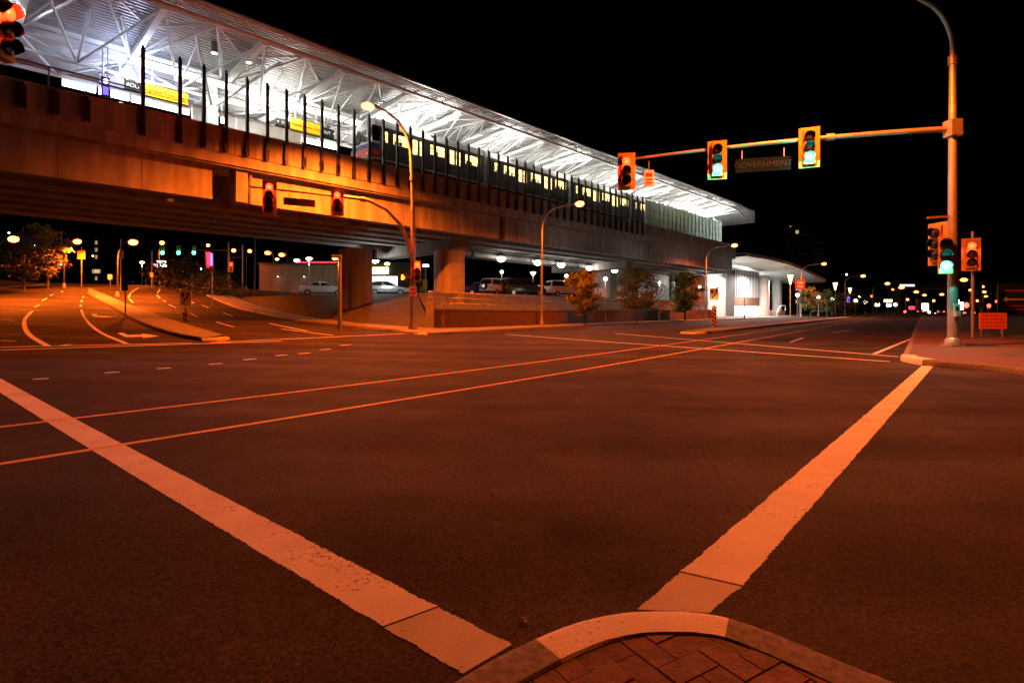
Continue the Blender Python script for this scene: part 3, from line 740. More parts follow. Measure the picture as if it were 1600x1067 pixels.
# ---- platform signs
def pbox(name, label, cat, px0, px1, py0, py1, m_, mt, frame=True, group=None):
    """flat lit panel facing the road, hung over the platform"""
    s0, s1 = VS(px0, m_), VS(px1, m_); c = (s0+s1)/2; Y = VW(c, m_).y
    z1 = CAM_H+(HOR-py0)/FPX*Y; z0 = CAM_H+(HOR-py1)/FPX*Y
    t = thing(name, label, cat, VW(c, m_, z0), VANG, group)
    hw = (s1-s0)/2
    MB().box(-hw, hw, 0, .16, 0, z1-z0).build('panel', mt, t)
    if frame:
        for q in (-.04, z1-z0): MB().box(-hw-.03, hw+.03, .02, .2, q, q+.04).build('frame', M['black'], t)
    for x in (-hw*.7, hw*.7): MB().cyl((x, .1, z1-z0+.02), (x, .1, max(z1-z0+.3, 16.0-z0)), .03, seg=6).build('hanger', M['white_steel'], t)
    return t, hw, z1-z0
t, hw, hh = pbox('station_sign', 'pale lavender backlit panel left of the black exit sign', 'sign', 156, 194, 119, 134, 6.4, E['bluesign'])
t, hw, hh = pbox('exit_sign', 'black hanging sign with a white left arrow and OUT', 'sign', 195, 223, 128, 142, 6.4, M['sign_black'])
text_obj('lettering', 'OUT', E['outsign'], hh*.62, t, (hw*.28, -.01, hh*.5), (R(90), 0, 0))
MB().bar((-hw*.8, -.012, hh*.5), (-hw*.35, -.012, hh*.5), .02, .05).bar((-hw*.8, -.012, hh*.5), (-hw*.6, -.012, hh*.72), .02, .05).bar((-hw*.8, -.012, hh*.5), (-hw*.6, -.012, hh*.28), .02, .05).build('arrow', E['outsign'], t)
t, hw, hh = pbox('station_name_sign', 'long yellow station name sign with dark letters between the left posts', 'sign', 228, 294, 140, 157, 6.4, E['yellowsign'])
text_obj('lettering', 'Lougheed Town Centre', M['sign_black'], hh*.44, t, (0, -.01, hh*.5), (R(90), 0, 0))
t, hw, hh = pbox('exit_sign', 'black sign with white arrow and OUT left of the second yellow sign', 'sign', 432, 453, 186, 198, 6.4, M['sign_black'])
text_obj('lettering', '<  OUT', E['outsign'], hh*.5, t, (0, -.01, hh*.5), (R(90), 0, 0))
t, hw, hh = pbox('station_name_sign', 'second yellow station name sign, nearer the train front', 'sign', 455, 502, 190, 208, 6.4, E['yellowsign'])
text_obj('lettering', 'Lougheed Town Centre', M['sign_black'], hh*.3, t, (0, -.01, hh*.5), (R(90), 0, 0))
t, hw, hh = pbox('exit_sign', 'black sign with white marks right of the second yellow sign', 'sign', 505, 522, 202, 215, 6.4, M['sign_black'])
text_obj('lettering', 'OUT  >', E['outsign'], hh*.5, t, (0, -.01, hh*.5), (R(90), 0, 0))
t, hw, hh = pbox('violet_light_box', 'small violet light box left of the platform signs', 'light', 159, 171, 122, 150, 5.2, M['black'])
MB().ball((0, -.05, hh*.8), .12).build('lens', glow('violet_lens', (.6, .6, 1), 10), t, smooth_=True); MB().box(-hw*.7, hw*.7, -.02, -.005, .05, hh*.5).build('lit_face', E['violet'], t)
# glazed windscreens along the platform, lit by the tubes
for a, b in ((300,332),(352,386),(388,470)):
    s0, s1 = VS(a, 8.2), VS(b, 8.2)
    t = thing('platform_windscreen', 'pale panelled windscreen on the platform, '+('left of three' if a == 300 else 'middle of three' if a == 352 else 'longest, nearest the train'), 'windscreen', VW((s0+s1)/2, 8.2, PLZ), VANG, 'platform windscreens')
    h_ = (s1-s0)/2; nseg = max(2, round((s1-s0)/1.5))
    for k in range(nseg):
        MB().box(-h_+(s1-s0)*k/nseg+.03, -h_+(s1-s0)*(k+1)/nseg-.03, 0, .05, .3, 2.5).build('panel', M['facade_grey'], t)
    f = MB()
    for k in range(nseg+1): f.box(-h_+(s1-s0)*k/nseg-.03, -h_+(s1-s0)*k/nseg+.03, -.02, .07, 0, 2.6)
    f.box(-h_, h_, -.02, .07, 2.52, 2.6).build('frame', M['white_steel'], t)
# far side of the station: dark fence line and a pale fascia
t = thing('far_station_fence', 'dark fence along the far side of the viaduct behind the platforms', 'fence', VO, VANG)
fp = MB().box(-.05, .05, 15.0, 15.1, ZT, 14.3).build('fence_post', M['dark_post'], t); fp.location.x = -70
for k in range(1, 26):
    o = fp.copy(); COL.objects.link(o); o.parent = t; o.location.x = -70+4.4*k
MB().box(-72, 46, 14.98, 15.12, 13.2, 13.9).build('top_rail', M['facade_grey'], t)
for z in (11.8, 12.6): MB().box(-72, 46, 15.03, 15.07, z, z+.05).build('rail', M['dark_post'], t)
# end windscreen with bright vertical mullions
t = thing('end_windscreen', 'tall glazed screen with pale mullions at the far end of the platform', 'windscreen', VO, VANG)
s0 = VS(1008, .6); s = s0
mul = MB().box(-.05, .05, .5, .62, ZT+.1, 14.6).build('mullion', M['white_steel'], t); mul.location.x = s0
pan = MB().box(.05, 1.05, .55, .57, ZT+.1, 14.4).build('pane', M['frosted'], t); pan.location.x = s0
while s < VS(1122, .6):
    s += 1.1
    for q in (mul, pan):
        o = q.copy(); COL.objects.link(o); o.parent = t; o.location.x = s
# ---- passenger train
NC = 4
CARL = 12.0
s_front = -12.5
def train_car(i, s0):
    lead = i == 0
    t = thing('train_car', ['white leading train car with dark blue and red nose bands and number 038','second train car from the nose, windows lit yellow','third train car from the nose, windows lit yellow','last train car, partly hidden by the far fence posts'][i], 'train', VW(s0, 2.55, 12.2), VANG, 'cars of the stopped train')
    L = CARL-.35
    # body cross-section swept along, nose slightly raked
    prof = [(.06, .25), (0, .75), (0, 2.3), (.14, 2.95), (.45, 3.3), (1.3, 3.42), (2.15, 3.3), (2.46, 2.95), (2.6, 2.3), (2.6, .75), (2.54, .25)]
    n = len(prof)
    fr = [((.35+.25*(z-.75) if z > .75 else .35) if lead else 0) for y, z in prof]
    b = MB(); b.add([(x, y, z) for x, (y, z) in zip(fr, prof)]+[(L, y, z) for y, z in prof], [tuple(range(n)), tuple(reversed(range(n, 2*n)))]+[((k+1) % n, k, n+k, n+(k+1) % n) for k in range(n)])
    b.build('body', M['train_white'], t, bevel=.03)
    side0 = 1.25 if lead else .02
    MB().box(side0, L-.02, -.02, .01, .3, 2.62).build('side_shade_panel', M['train_side_shade'], t)  # dark sheet over the white body stands for its unlit side
    MB().box(.9, L-.4, .3, 2.3, -.2, .24).build('underframe', M['train_dark'], t)
    # windows and doors: two door pairs, window bays between
    lay = [('window', .95, 1.55), ('window', 2.15, 3.5), ('door', 4.0, 5.3), ('window', 5.8, 7.2), ('door', 7.7, 9.0), ('window', 9.5, 11.2)]
    if lead: lay = [('window', 1.35, 1.85), ('window', 2.35, 3.6)]+lay[2:]
    for kind, x0, x1 in lay:
        if kind == 'window':
            f = MB().box(x0-.06, x1+.06, -.03, .0, 1.46, 2.4).build('window', M['black'], t)
            MB().box(x0, x1, -.04, -.03, 1.54, 2.3).build('pane', E['carwin'], f); 
            for q in range(int((x1-x0)/.42)):
                if random.random() < .75: MB().box(x0+.05+.42*q, x0+.05+.42*q+random.uniform(.2,.34), -.046, -.041, 1.54, random.uniform(1.66,1.84)).build('seat_back', M['train_dark'], f)
            MB().box(x0+.2*(x1-x0), x0+.2*(x1-x0)+.03, -.045, -.041, 1.54, 2.3).build('grab_pole', M['train_side_shade2'], f)
            MB().box(x0, x1, -.05, -.04, 1.98, 2.03).box((x0+x1)/2-.03, (x0+x1)/2+.03, -.05, -.04, 1.54, 1.98).build('glazing_bar', M['black'], f)
        else:
            f = MB().box(x0-.05, x1+.05, -.03, .0, .35, 2.45).build('door', M['train_side_shade2'], t)
            for a, c in ((x0+.1, (x0+x1)/2-.12), ((x0+x1)/2+.12, x1-.1)): MB().box(a, c, -.04, -.03, 1.2, 2.3).build('pane', E['carwin'], f)
    if lead:
        def nx(z): return .35+.25*(z-.75) if z > .75 else .35
        def band_(name, z0, z1, mt, y0=.02, y1=2.58, out=.02):
            MB().add([(nx(z0)-out, y0, z0), (nx(z0)-out, y1, z0), (nx(z1)-out, y1, z1), (nx(z1)-out, y0, z1), (nx(z0)+.05, y0, z0), (nx(z0)+.05, y1, z0), (nx(z1)+.05, y1, z1), (nx(z1)+.05, y0, z1)], [(0,3,2,1),(4,5,6,7),(0,4,7,3),(1,2,6,5),(3,7,6,2),(0,1,5,4)]).build(name, mt, t)
            MB().box(nx(z0)+.0, 1.2, -.016, .001, z0, z1).build(name, mt, t)
        band_('red_band', .3, .95, M['train_red']); band_('blue_band', .97, 1.32, M['train_blue'])
        band_('front_window', 1.5, 2.6, M['glass'], .25, .95, .03); band_('front_window', 1.5, 2.6, M['glass'], 1.6, 2.4, .03); band_('front_door_window', 1.6, 2.5, M['window_dark'], 1.08, 1.48, .03)
        text_obj('number', '038', M['letter_white'], .4, t, (.3, 1.9, .63), (R(90), 0, R(-90)))
        text_obj('number', '038', M['letter_white'], .36, t, (.8, -.03, .63), (R(90), 0, 0))
        for y in (.3, 2.3): MB().cyl((.32, y, .5), (.3, y, .5), .09).build('headlight', M['rim'], t)
for i in range(NC): train_car(i, s_front+CARL*i)
t = thing('train_tail_light', 'small red signal lamp over the middle of the train', 'lamp', VW(VS(879, 2.2), 2.2, 14.9), VANG)
MB().ball((0,0,0), .1).build('lens', E['red_far'], t); MB().bar((0,.08,0),(0,.35,-.4), .05).build('bracket', M['black'], t)
# ---- car park light pipe under the viaduct
pipe = thing('light_duct', 'long pale pipe hung under the viaduct above the parked cars', 'pipe', VO, VANG)
s0, s1 = VS(724, 8.5), VS(968, 8.5)
MB().tube([(s0, 8.5, 7.1), (s1, 8.5, 7.1)], .28, 14).build('pipe', M['pale_wall'], pipe, smooth_=True)
for k in range(7):
    x = s0+1+(s1-s0-2)*k/6; MB().tube([(x-.06, 8.5, 7.1), (x+.06, 8.5, 7.1)], .33, 14).bar((x, 8.5, 7.3), (x, 8.5, 7.6), .06).build('clamp', M['black'], pipe)
for i, px in enumerate((783, 840, 877, 921, 960)):
    x = VS(px, 8.0)
    f = thing('car_park_light', ['first','second','third','fourth','fifth'][i]+' white light from the left under the viaduct pipe', 'lamp', VW(x, 8.0, 6.95), VANG, 'white lights along the pipe')
    MB().ball((0,0,-.12), .42, .42, .34).build('lens', E['white'], f, smooth_=True); MB().cyl((0,0,.08),(0,0,.26), .4, .25).build('hood', M['galv'], f)
    light(f, 'POINT', (0, -.5, -.35), 150, (1,.95,.84), .2)
# ------------------------------------------------------------------ concrete retaining wall with railing along the far sidewalk
wp = [p+nA*.03 for p in back[iw:iw2+1]]
wall = thing('retaining_wall', 'low red brown block retaining wall along the far sidewalk below the car park', 'wall', (0,0,0))
run = resample([tuple(p) for p in wp], .5); acc = 0
WT = 1.22
lastp = run[0]; seglen = 3.2; cur = [run[0]]
def wall_piece(pts):
    rows = []; N = normals(pts)
    for o, z in ((0,-.1),(0,WT-.02),(0,WT),(.34,WT),(.34,-.1)):
        rows.append([(p.x+n.x*o, p.y+n.y*o, g(p.x, p.y)+z) for p, n in zip(pts, N)])
    MB().rows(rows).build('panel', M['brick'], wall)
    N = normals(pts); rows = []
    for o, z in ((-.04,WT),(-.04,WT+.1),(.38,WT+.1),(.38,WT)): rows.append([(p.x+n.x*o, p.y+n.y*o, g(p.x, p.y)+z) for p, n in zip(pts, N)])
    MB().rows(rows).build('coping', M['kerb'], wall)
for p in run[1:]:
    cur.append(p); acc += (p-lastp).length; lastp = p
    if acc > seglen:
        q = cur[:]; d = (q[-1]-q[-2]).normalized(); q[-1] = q[-1]-d*.03
        wall_piece(q); cur = [p]; acc = 0
if len(cur) > 1: wall_piece(cur)
MB().box(-.25, .25, -.2, .3, -.1, 1.75).build('end_pier', M['walk'], wall).location = (run[0].x, run[0].y, g(run[0].x, run[0].y))
rail = thing('steel_railing', 'thin steel railing on top of the block retaining wall', 'railing', (0,0,0))
P0_ = MB().cyl((0,0,0),(0,0,1.05), .03, seg=6).build('post', M['rail'], rail)
rp_ = resample([tuple(p) for p in [p+nA*.2 for p in back[iw:iw2+1]]], 1.9); first = True
for p in rp_:
    o = P0_ if first else P0_.copy()
    if not first: COL.objects.link(o); o.parent = rail
    first = False; o.location = (p.x, p.y, g(p.x, p.y)+WT+.1)
for k, z in enumerate((.35, .7, 1.05)):
    MB().tube([(p.x, p.y, g(p.x, p.y)+WT+.1+z) for p in rp_], .024, 6).build('rail', M['rail'], rail)

# ------------------------------------------------------------------ traffic signals
def signal(px, py_top, Y, label, lit, n=3, face=0, colour=None, height=None, group='traffic lights', boards=True, kind='red'):
    """signal head facing the camera side; py_top is the top of its backplate in the photograph; lit = index from the top"""
    P_ = at(px, py_top, Y); sp_ = .36; Hh = sp_*n+.34
    if face == 0: face = -.8*math.atan2(P_.x, P_.y)
    t = thing('traffic_light', label, 'traffic light', (P_.x, P_.y, P_.z-Hh), face, group)
    if boards: MB().box(-.33, .33, .1, .125, 0, Hh).build('backplate', M['board'], t, bevel=.008)
    MB().box(-.19, .19, .0, .22, .1, Hh-.1).build('housing', M['board_in'], t, bevel=.02)
    for k in range(n):
        z = Hh-.17-sp_*(k+.5)+.0
        v = MB(); seg = 14; a0, a1 = R(-35), R(215)
        rows = [[], []]
        for j in range(seg+1):
            th = a0+(a1-a0)*j/seg; rr = .17
            ln = -.2+.14*max(0, -math.sin(th))*2
            rows[0].append((rr*math.cos(th), 0.0, z+rr*math.sin(th))); rows[1].append((rr*math.cos(th), ln, z+rr*math.sin(th)))
        v.rows(rows); v.rows([[(x*.93, y, z+(zz-z)*.93) for x, y, zz in r] for r in rows]); v.build('visor', M['visor'], t, smooth_=True)
        L = MB().ball((0, -.02, z), .162, .07, .162, 16, 8).build('lens', E[kind] if k == lit else M['lens_off'], t, smooth_=True)
        if k == lit:
            L['label'] = 'lit %s lens' % kind
            col = {'red': (1,.03,.008), 'green': (.05,1,.72), 'red_far': (1,.05,.02)}[kind]
            light(t, 'POINT', (0, -.3, z), 130 if kind == 'green' else 220, col, .025)
    MB().bar((0, .2, Hh*.55), (0, .36, Hh*.55), .12).build('bracket', M['pole_paint'], t)
    return t
# --- right pole with mast arm and lamp
def gp(x, y): return Vector((x, y, g(x, y)))
b = Vector((14.75, 18.2, g(14.75, 18.2)+.13))
ad = Vector((-10.33, 2.8, 0)).normalized()
pole = thing('signal_pole', 'tall grey signal pole at the right corner with long mast arm and curved lamp arm', 'pole', b)
MB().tube([(0,0,0),(0,0,5.9),(0,0,8.0),(0,0,9.6)], [.155,.13,.115,.1], 16).build('shaft', M['pole_paint'], pole, smooth_=True)
zt = 9.6; al = Vector((-5.05, -2.2, 0)).normalized()
cv = [(0,0,zt)]+[tuple(al*(1.5*(1-math.cos(t)))+Vector((0,0,zt+.3+1.5*math.sin(t)*.85))) for t in lin(0, R(78), 8)]
cv += [tuple(al*5.2+Vector((0,0,zt+2.0)))]
MB().tube(cv, [.085]*2+[.07]*(len(cv)-3)+[.05], 12).build('lamp_arm', M['pole_paint'], pole, smooth_=True)
MB().cyl((0,0,9.42),(0,0,9.7), .14, seg=16).build('collar', M['pole_paint'], pole, smooth_=True)
MB().box(-.26, .26, -.26, .26, -.02, .05).build('base_plate', M['galv'], pole, bevel=.01); MB().tube([(0,0,.05),(0,0,.22),(0,0,.3)], [.24,.22,.16], 16).build('base_cover', M['pole_paint'], pole, smooth_=True)
for x in (-.2, .2):
    for y in (-.2, .2): MB().cyl((x,y,.05),(x,y,.13), .025, seg=6).build('anchor_bolt', M['galv'], pole)
za = 7.28
tip = ad*10.9; arm = [tuple(ad*t+Vector((0,0,za+.02*t-.0042*t*t))) for t in lin(0, 10.9, 12)]
MB().tube(arm, lin(.1, .045, 12), 12).build('mast_arm', M['pole_paint'], pole, smooth_=True)
MB().box(-.2, .2, -.2, .2, za-.28, za+.28).build('arm_clamp', M['pole_paint'], pole, bevel=.03)
MB().cyl(ad*3.75+Vector((0,0,za-.13)), ad*3.95+Vector((0,0,za-.13)), .0).build('joint', M['pole_paint'], pole) if False else None
MB().cyl(ad*3.55+Vector((0,0,za+.02)), ad*3.8+Vector((0,0,za+.02)), .13, seg=12).build('arm_joint', M['pole_paint'], pole, smooth_=True)
def cobra(parent_name, label, P_, dirv, power, strong=True, far=False, up=.08, big=1.0, col=SODIUM, lens='sodium', group='sodium street lamps', nolight=False):
    t = thing(parent_name, label, 'street lamp', P_, math.atan2(dirv.y, dirv.x), group)
    k = big
    MB().rows([[(x*k, y*k*(1 if abs(x) < .3 else .6), z*k) for y, z in ((-.15,0),(-.13,.09),(0,.14),(.13,.09),(.15,0))] for x in (-.42,-.3,-.1,.15,.3,.36)]).build('housing', M['galv'], t, smooth_=True)
    MB().ball((.05*k, 0, -.04), .36*k, .22*k, .2*k, 14, 8).build('lens', E[lens], t, smooth_=True)
    if not nolight: light(t, 'SPOT', (.05*k, 0, -.38*k), power, col, .1, spot=R(156))
    return t
tipv = b+al*5.5+Vector((0,0,zt+1.98))
LAMPS = []
cobra('lamp_head', 'sodium lamp head on the curved arm above the two green signals', tipv, al, 19000)
def armY(px):
    r = (px-800)/FPX; t = (r*b.y-b.x)/(ad.x-r*ad.y); return b.y+ad.y*t
signal(979, 238, armY(979)-.25, 'red traffic light at the tip of the right mast arm, in front of the canopy', 0, kind='red', group='traffic lights on the right mast arm')
signal(1121, 219, armY(1121)-.25, 'green traffic light left of the street name sign on the mast arm', 2, kind='green', group='traffic lights on the right mast arm')
signal(1265, 198, armY(1265)-.25, 'green traffic light right of the street name sign on the mast arm', 2, kind='green', group='traffic lights on the right mast arm')
def panel(name, label, cat, P_, w_, h_, mt, th=.02, rz=0, group=None, tilt=0):
    t = thing(name, label, cat, P_, rz, group)
    if tilt: t.rotation_euler = (0, tilt, rz)
    MB().box(-w_/2, w_/2, 0, th, 0, h_).build('panel', mt, t, bevel=.004)
    return t
Yn = armY(1192); P_ = at(1192, 268, Yn-.05)
aang = math.atan2(-ad.y, -ad.x)
t = panel('street_name_sign', 'dark street name sign reading GOVERNMENT hanging under the mast arm', 'sign', P_, 1.85, .5, M['green_sign'], rz=aang)
text_obj('lettering', 'GOVERNMENT', M['letter_dim'], .29, t, (0, -.008, .25), (R(90), 0, 0))
for x in (-.7, .7): MB().bar((x, .01, .5), (x, .01, .8), .03).build('hanger', M['galv'], t)
P_ = at(1014, 291, armY(1014)-.1)
t = panel('turn_sign', 'small white rectangular sign right of the red signal on the mast arm', 'sign', P_, .36, .6, M['sign_white'], rz=aang)
MB().box(-.12, .12, -.006, -.002, .36, .5).box(-.12, .12, -.006, -.002, .22, .27).box(-.12, .12, -.006, -.002, .1, .15).build('legend', M['sign_red'], t); MB().bar((0,.03,.55),(0,.03,.95), .03).build('hanger', M['galv'], t)
# side mounted heads on the right pole
signal(1478, 357, 17.75, 'big green traffic light on the front of the right corner pole', 2, kind='green', group='traffic lights at the right corner', boards=False).location.z = CAM_H+(487-408)/850*17.75-.51
t = signal(1461, 348, 18.1, 'yellow traffic light on the right corner pole turned sideways to face left', 9, face=R(-78), group='traffic lights at the right corner', boards=True)
mb = MB().bar(b+Vector((0,0,4.35)), b+Vector((-.85,0,4.3)), .06).bar(b+Vector((0,0,3.5)), b+Vector((-.7,0,3.45)), .06)
o = mb.build('side_bracket', M['board_in'], pole); o.location = -b
t = panel('push_button_sign', 'small sign plate on the right corner pole above the push button', 'sign', b+Vector((-.02,-.2,1.0)), .22, .42, M['sign_white'])
MB().box(-.05, .05, -.02, -.002, .22, .34).build('symbol', M['sign_black'], t); MB().cyl((0,-.02,.09),(0,-.05,.09), .04).build('button', M['rim'], t)
pp = at(1520, 390, 24); pb = gp(pp.x, pp.y)
t = thing('signal_post', 'thin signal post behind the right corner pole', 'post', pb); MB().cyl((0,0,0),(0,0,4.8), .06).build('shaft', M['pole_paint'], t, smooth_=True)
signal(1518, 372, 23.7, 'red traffic light on the thin post at the right edge', 0, kind='red', group='traffic lights at the right corner')
# --- left pole with curved mast arm
lb = Vector((-5.65, 31.0, g(-5.65, 31)+.13))
p2 = thing('signal_pole', 'signal pole before the viaduct with a curved mast arm and tall sodium lamp', 'pole', lb)
MB().tube([(0,0,0),(0,0,6.9),(-.05,0,8.4),(-.13,0,10.1)], [.16,.12,.09,.08], 14).build('shaft', M['pole_paint'], p2, smooth_=True)
for z in (6.75, 8.55): MB().cyl((0 if z < 7 else -.05,0,z-.1),(0 if z < 7 else -.05,0,z+.1), .15).build('collar', M['pole_paint'], p2, smooth_=True)
MB().tube([(-.13,0,10.1),(-.3,-.1,10.9),(-.75,-.3,11.7),(-1.4,-.6,12.2),(-2.0,-.9,12.35)], [.08,.075,.07,.06,.05], 10).build('lamp_arm', M['pole_paint'], p2, smooth_=True)
MB().box(-.24,.24,-.24,.24,-.02,.06).build('base_plate', M['galv'], p2); MB().tube([(0,0,.06),(0,0,.3)], [.25,.17], 14).build('base_cover', M['pole_paint'], p2, smooth_=True)
ld_ = Vector((-6.35, -3.7, 0)).normalized()
arc = [Vector((0,0,3.7)), ld_*.2+Vector((0,0,4.8)), ld_*.75+Vector((0,0,5.9)), ld_*1.5+Vector((0,0,6.65)), ld_*2.5+Vector((0,0,7.05)), ld_*3.3+Vector((0,0,7.1))]
arc = [Vector(p) for p in arc]+[ld_*t+Vector((0,0,7.1+.004*t)) for t in (4.5, 6, 8.4)]
MB().tube(arc, [.13,.12,.11,.1,.09,.085,.07,.06,.05], 12).build('mast_arm', M['pole_paint'], p2, smooth_=True)
MB().cyl(ld_*2.7+Vector((0,0,7.07)), ld_*2.95+Vector((0,0,7.08)), .14).build('arm_joint', M['pole_paint'], p2, smooth_=True)
cobra('lamp_head', 'sodium lamp head in front of the train, on the pole with red signals', lb+Vector((-2.25,-1.0,12.33)), Vector((-1,-.45,0)), 30000)
signal(527, 295, 28.6, 'three lens red traffic light on the left mast arm, nearer its pole', 0, kind='red', group='traffic lights on the left mast arm')
signal(421, 281, 26.6, 'four lens red traffic light at the outer end of the left mast arm', 0, n=4, kind='red', group='traffic lights on the left mast arm')
P_ = at(468, 322, 28.2)
t = panel('street_name_sign', 'blank dark street name sign hung between the two red signals on the left', 'sign', P_, 1.55, .38, M['sign_black'], rz=math.atan2(-ld_.y, -ld_.x))
for x in (-.5,.5): MB().bar((x,.01,.38),(x,.01,.62), .03).build('hanger', M['galv'], t)
signal(652, 404, 30.7, 'red traffic light low on the pole in front of the viaduct column', 0, kind='red', group='traffic lights on the left pole', boards=False)
P_ = at(629, 440, 30.6); t = thing('pedestrian_signal', 'pedestrian signal showing an orange hand left of the signal pole', 'traffic light', P_)
MB().box(-.2,.2,0,.2,0,.5).build('housing', M['visor'], t, bevel=.02)
hb = MB().box(-.07,.07,-.012,-.002,.1,.26)
for k in range(4): hb.box(-.07+.037*k, -.043+.037*k, -.012,-.002,.26,.40-.02*abs(k-1.5))
hb.bar((.07,-.007,.15),(.13,-.007,.26), .01, .035); hb.build('hand', E['hand'], t); MB().bar((.2,.1,.25),(.62,.2,.25), .05).build('bracket', M['pole_paint'], t)
P_ = at(645, 463, 30.75); t = panel('pole_sign', 'small pinkish square sign strapped to the left signal pole', 'sign', P_, .42, .55, M['sign_white']); MB().box(-.16,.16,-.006,-.002,.33,.46).box(-.16,.16,-.006,-.002,.1,.25).build('legend', M['sign_red'], t)
# --- near red signal at the left edge, side on, on a mast arm that starts outside the view
sP = at(12, 0, 11.0)
t = signal(12, -8, 11.0, 'large red glowing traffic light cut by the top left corner, seen from the side', 0, face=R(96), kind='red', group=None, boards=False)
t2 = thing('mast_arm_pole', 'mast arm reaching in from the left to the near red signal', 'pole', (-16.5, 10.5, g(-16.5, 10.5)))
MB().tube([(0,0,0),(0,0,8.4)], [.16,.11], 12).build('shaft', M['pole_paint'], t2, smooth_=True); MB().tube([(0,0,7.3),(3.2,.9,7.45),(5.9,.9,7.45)], [.1,.07,.05], 10).build('mast_arm', M['pole_paint'], t2, smooth_=True)
# ------------------------------------------------------------------ street lamps
def street_lamp(px, py, Y, label, power, arm_=3.4, dirv=None, group='sodium street lamps', lens='sodium', big=1.0, thin=False, pmat='pole_paint', nolight=False, col=SODIUM, zground=None):
    P_ = at(px, py, Y); d = dirv or -nA.normalized(); d = Vector((d[0], d[1], 0)).normalized()
    base = P_-d*arm_; zb = zground if zground is not None else g(base.x, base.y)+.1; Hh = P_.z-zb
    t = thing('street_lamp', label, 'street lamp', (base.x, base.y, zb), math.atan2(d.y, d.x), group)
    pts = [(0,0,0),(0,0,Hh-1.7)]+[(arm_*.5*(1-math.cos(a)), 0, Hh-1.7+1.6*math.sin(a)) for a in lin(R(15), R(85), 6)]+[(arm_-.3,0,Hh)]
    if arm_ < .5: pts = [(0,0,0),(0,0,Hh)]
    MB().tube(pts, lin(.1, .045, len(pts)) if pmat == 'pole_paint' else lin(.075, .04, len(pts)), 10).build('pole', M[pmat], t, smooth_=True)
    MB().tube([(0,0,0),(0,0,.25),(0,0,.5)], [.2,.17,.11], 10).build('base_cover', M['pole_paint'], t, smooth_=True)
    k = big
    hd = MB().rows([[(arm_+x*k, y*k*(1 if abs(x) < .3 else .6), Hh+z*k) for y, z in ((-.15,0),(-.13,.09),(0,.14),(.13,.09),(.15,0))] for x in (-.42,-.3,-.1,.15,.3,.36)]).build('lamp_head', M['galv'], t, smooth_=True)
    MB().ball((arm_+.05*k, 0, Hh-.05), .36*k, .22*k, .21*k, 12, 7).build('lens', E[lens], hd, smooth_=True)
    if not nolight: light(t, 'SPOT', (arm_+.05, 0, Hh-.4*k), power, col, .1, spot=R(168))
    return t
street_lamp(905, 318, 41, 'sodium street lamp standing on the far sidewalk before the train', 8000)
street_lamp(1147, 383, 66.6, 'sodium street lamp before the end of the viaduct', 11000)
street_lamp(1287, 412, 92, 'sodium street lamp right of the station entrance', 11000)
street_lamp(1348, 431, 121.5, 'smaller sodium street lamp further down the wide road', 2500, big=1.3)
street_lamp(1386, 443, 157, 'sodium street lamp furthest along before the footbridge pillar', 2500, big=1.7)
for px, py, lb_ in ((1408,449,'left of three distant sodium lamps near the footbridge'),(1431,456,'middle of three distant sodium lamps near the footbridge'),(1444,461,'right of three distant sodium lamps near the footbridge'),(1471,460,'distant sodium lamp just left of the corner pole')):
    street_lamp(px, py, 8.2*850/(487-py), lb_, 0, big=2.4, nolight=True, group='distant sodium lamps down the road', lens='sodium_far')
for px, py, lb_ in ((1507,437,'sodium lamp just right of the corner pole'),(1518,453,'lower sodium lamp right of the corner pole'),(1538,456,'larger blurred sodium lamp left of the dark direction sign'),(1541,463,'lowest sodium lamp left of the dark direction sign')):
    street_lamp(px, py, 8.2*850/(487-py), lb_, 0, big=2.2, nolight=True, dirv=nA, group='distant sodium lamps right of the corner pole', lens='sodium_far')
# lamp on the wedge of grass at left (short post, one-sided head)
P_ = at(531, 403, 30.2)
t = thing('street_lamp', 'short sodium lamp post on the grass bank below the white car', 'street lamp', (P_.x, P_.y, g(P_.x, P_.y)))
hh = P_.z-g(P_.x, P_.y); MB().tube([(0,0,0),(0,0,hh)], [.12,.09], 10).build('pole', M['pole_paint'], t, smooth_=True); MB().box(-.45,.1,-.12,.12,hh-.02,hh+.14).build('lamp_head', M['galv'], t, bevel=.03); MB().ball((-.27,0,hh-.04), .16,.12,.08).build('lens', E['sodium'], t, smooth_=True)
light(t, 'SPOT', (-.27,0,hh-.2), 700, SODIUM, .1, spot=R(150))
# road lamps on and beyond the side road
far_d = Vector((-.7, -.7))
for px, py, Y, pw, lb_ in ((20,373,44,1500,'sodium lamp at the far left edge beside the lit tree'),(120,377,58,1500,'sodium lamp at the end of the far left signal arm'),(207,378,50,1900,'sodium lamp over the middle of the side road'),(253,379,72,1200,'sodium lamp above the left green signal under the viaduct'),(325,383,96,1200,'sodium lamp above the red and blue neon sign'),(365,391,80,900,'sodium lamp right of the short signal arm'),(390,392,86,900,'rightmost sodium lamp of the pair above the dark bush')):
    street_lamp(px, py, Y, lb_, pw*(11 if px < 300 else 5 if px < 340 else .5), arm_=1.5, dirv=Vector((1,-.1)) if px < 220 else Vector((.7,-.7)), group='sodium lamps along the side road', big=1.2, pmat='dark_post')
for px, py, lb_ in ((419,395,'left sodium lamp beyond the grey building'),(441,398,'right sodium lamp beyond the grey building')):
    street_lamp(px, py, 120, lb_, 0, arm_=1.2, big=2.0, nolight=True, group='sodium lamps beyond the grey building', lens='sodium_far', dirv=Vector((-1,0)), zground=3)
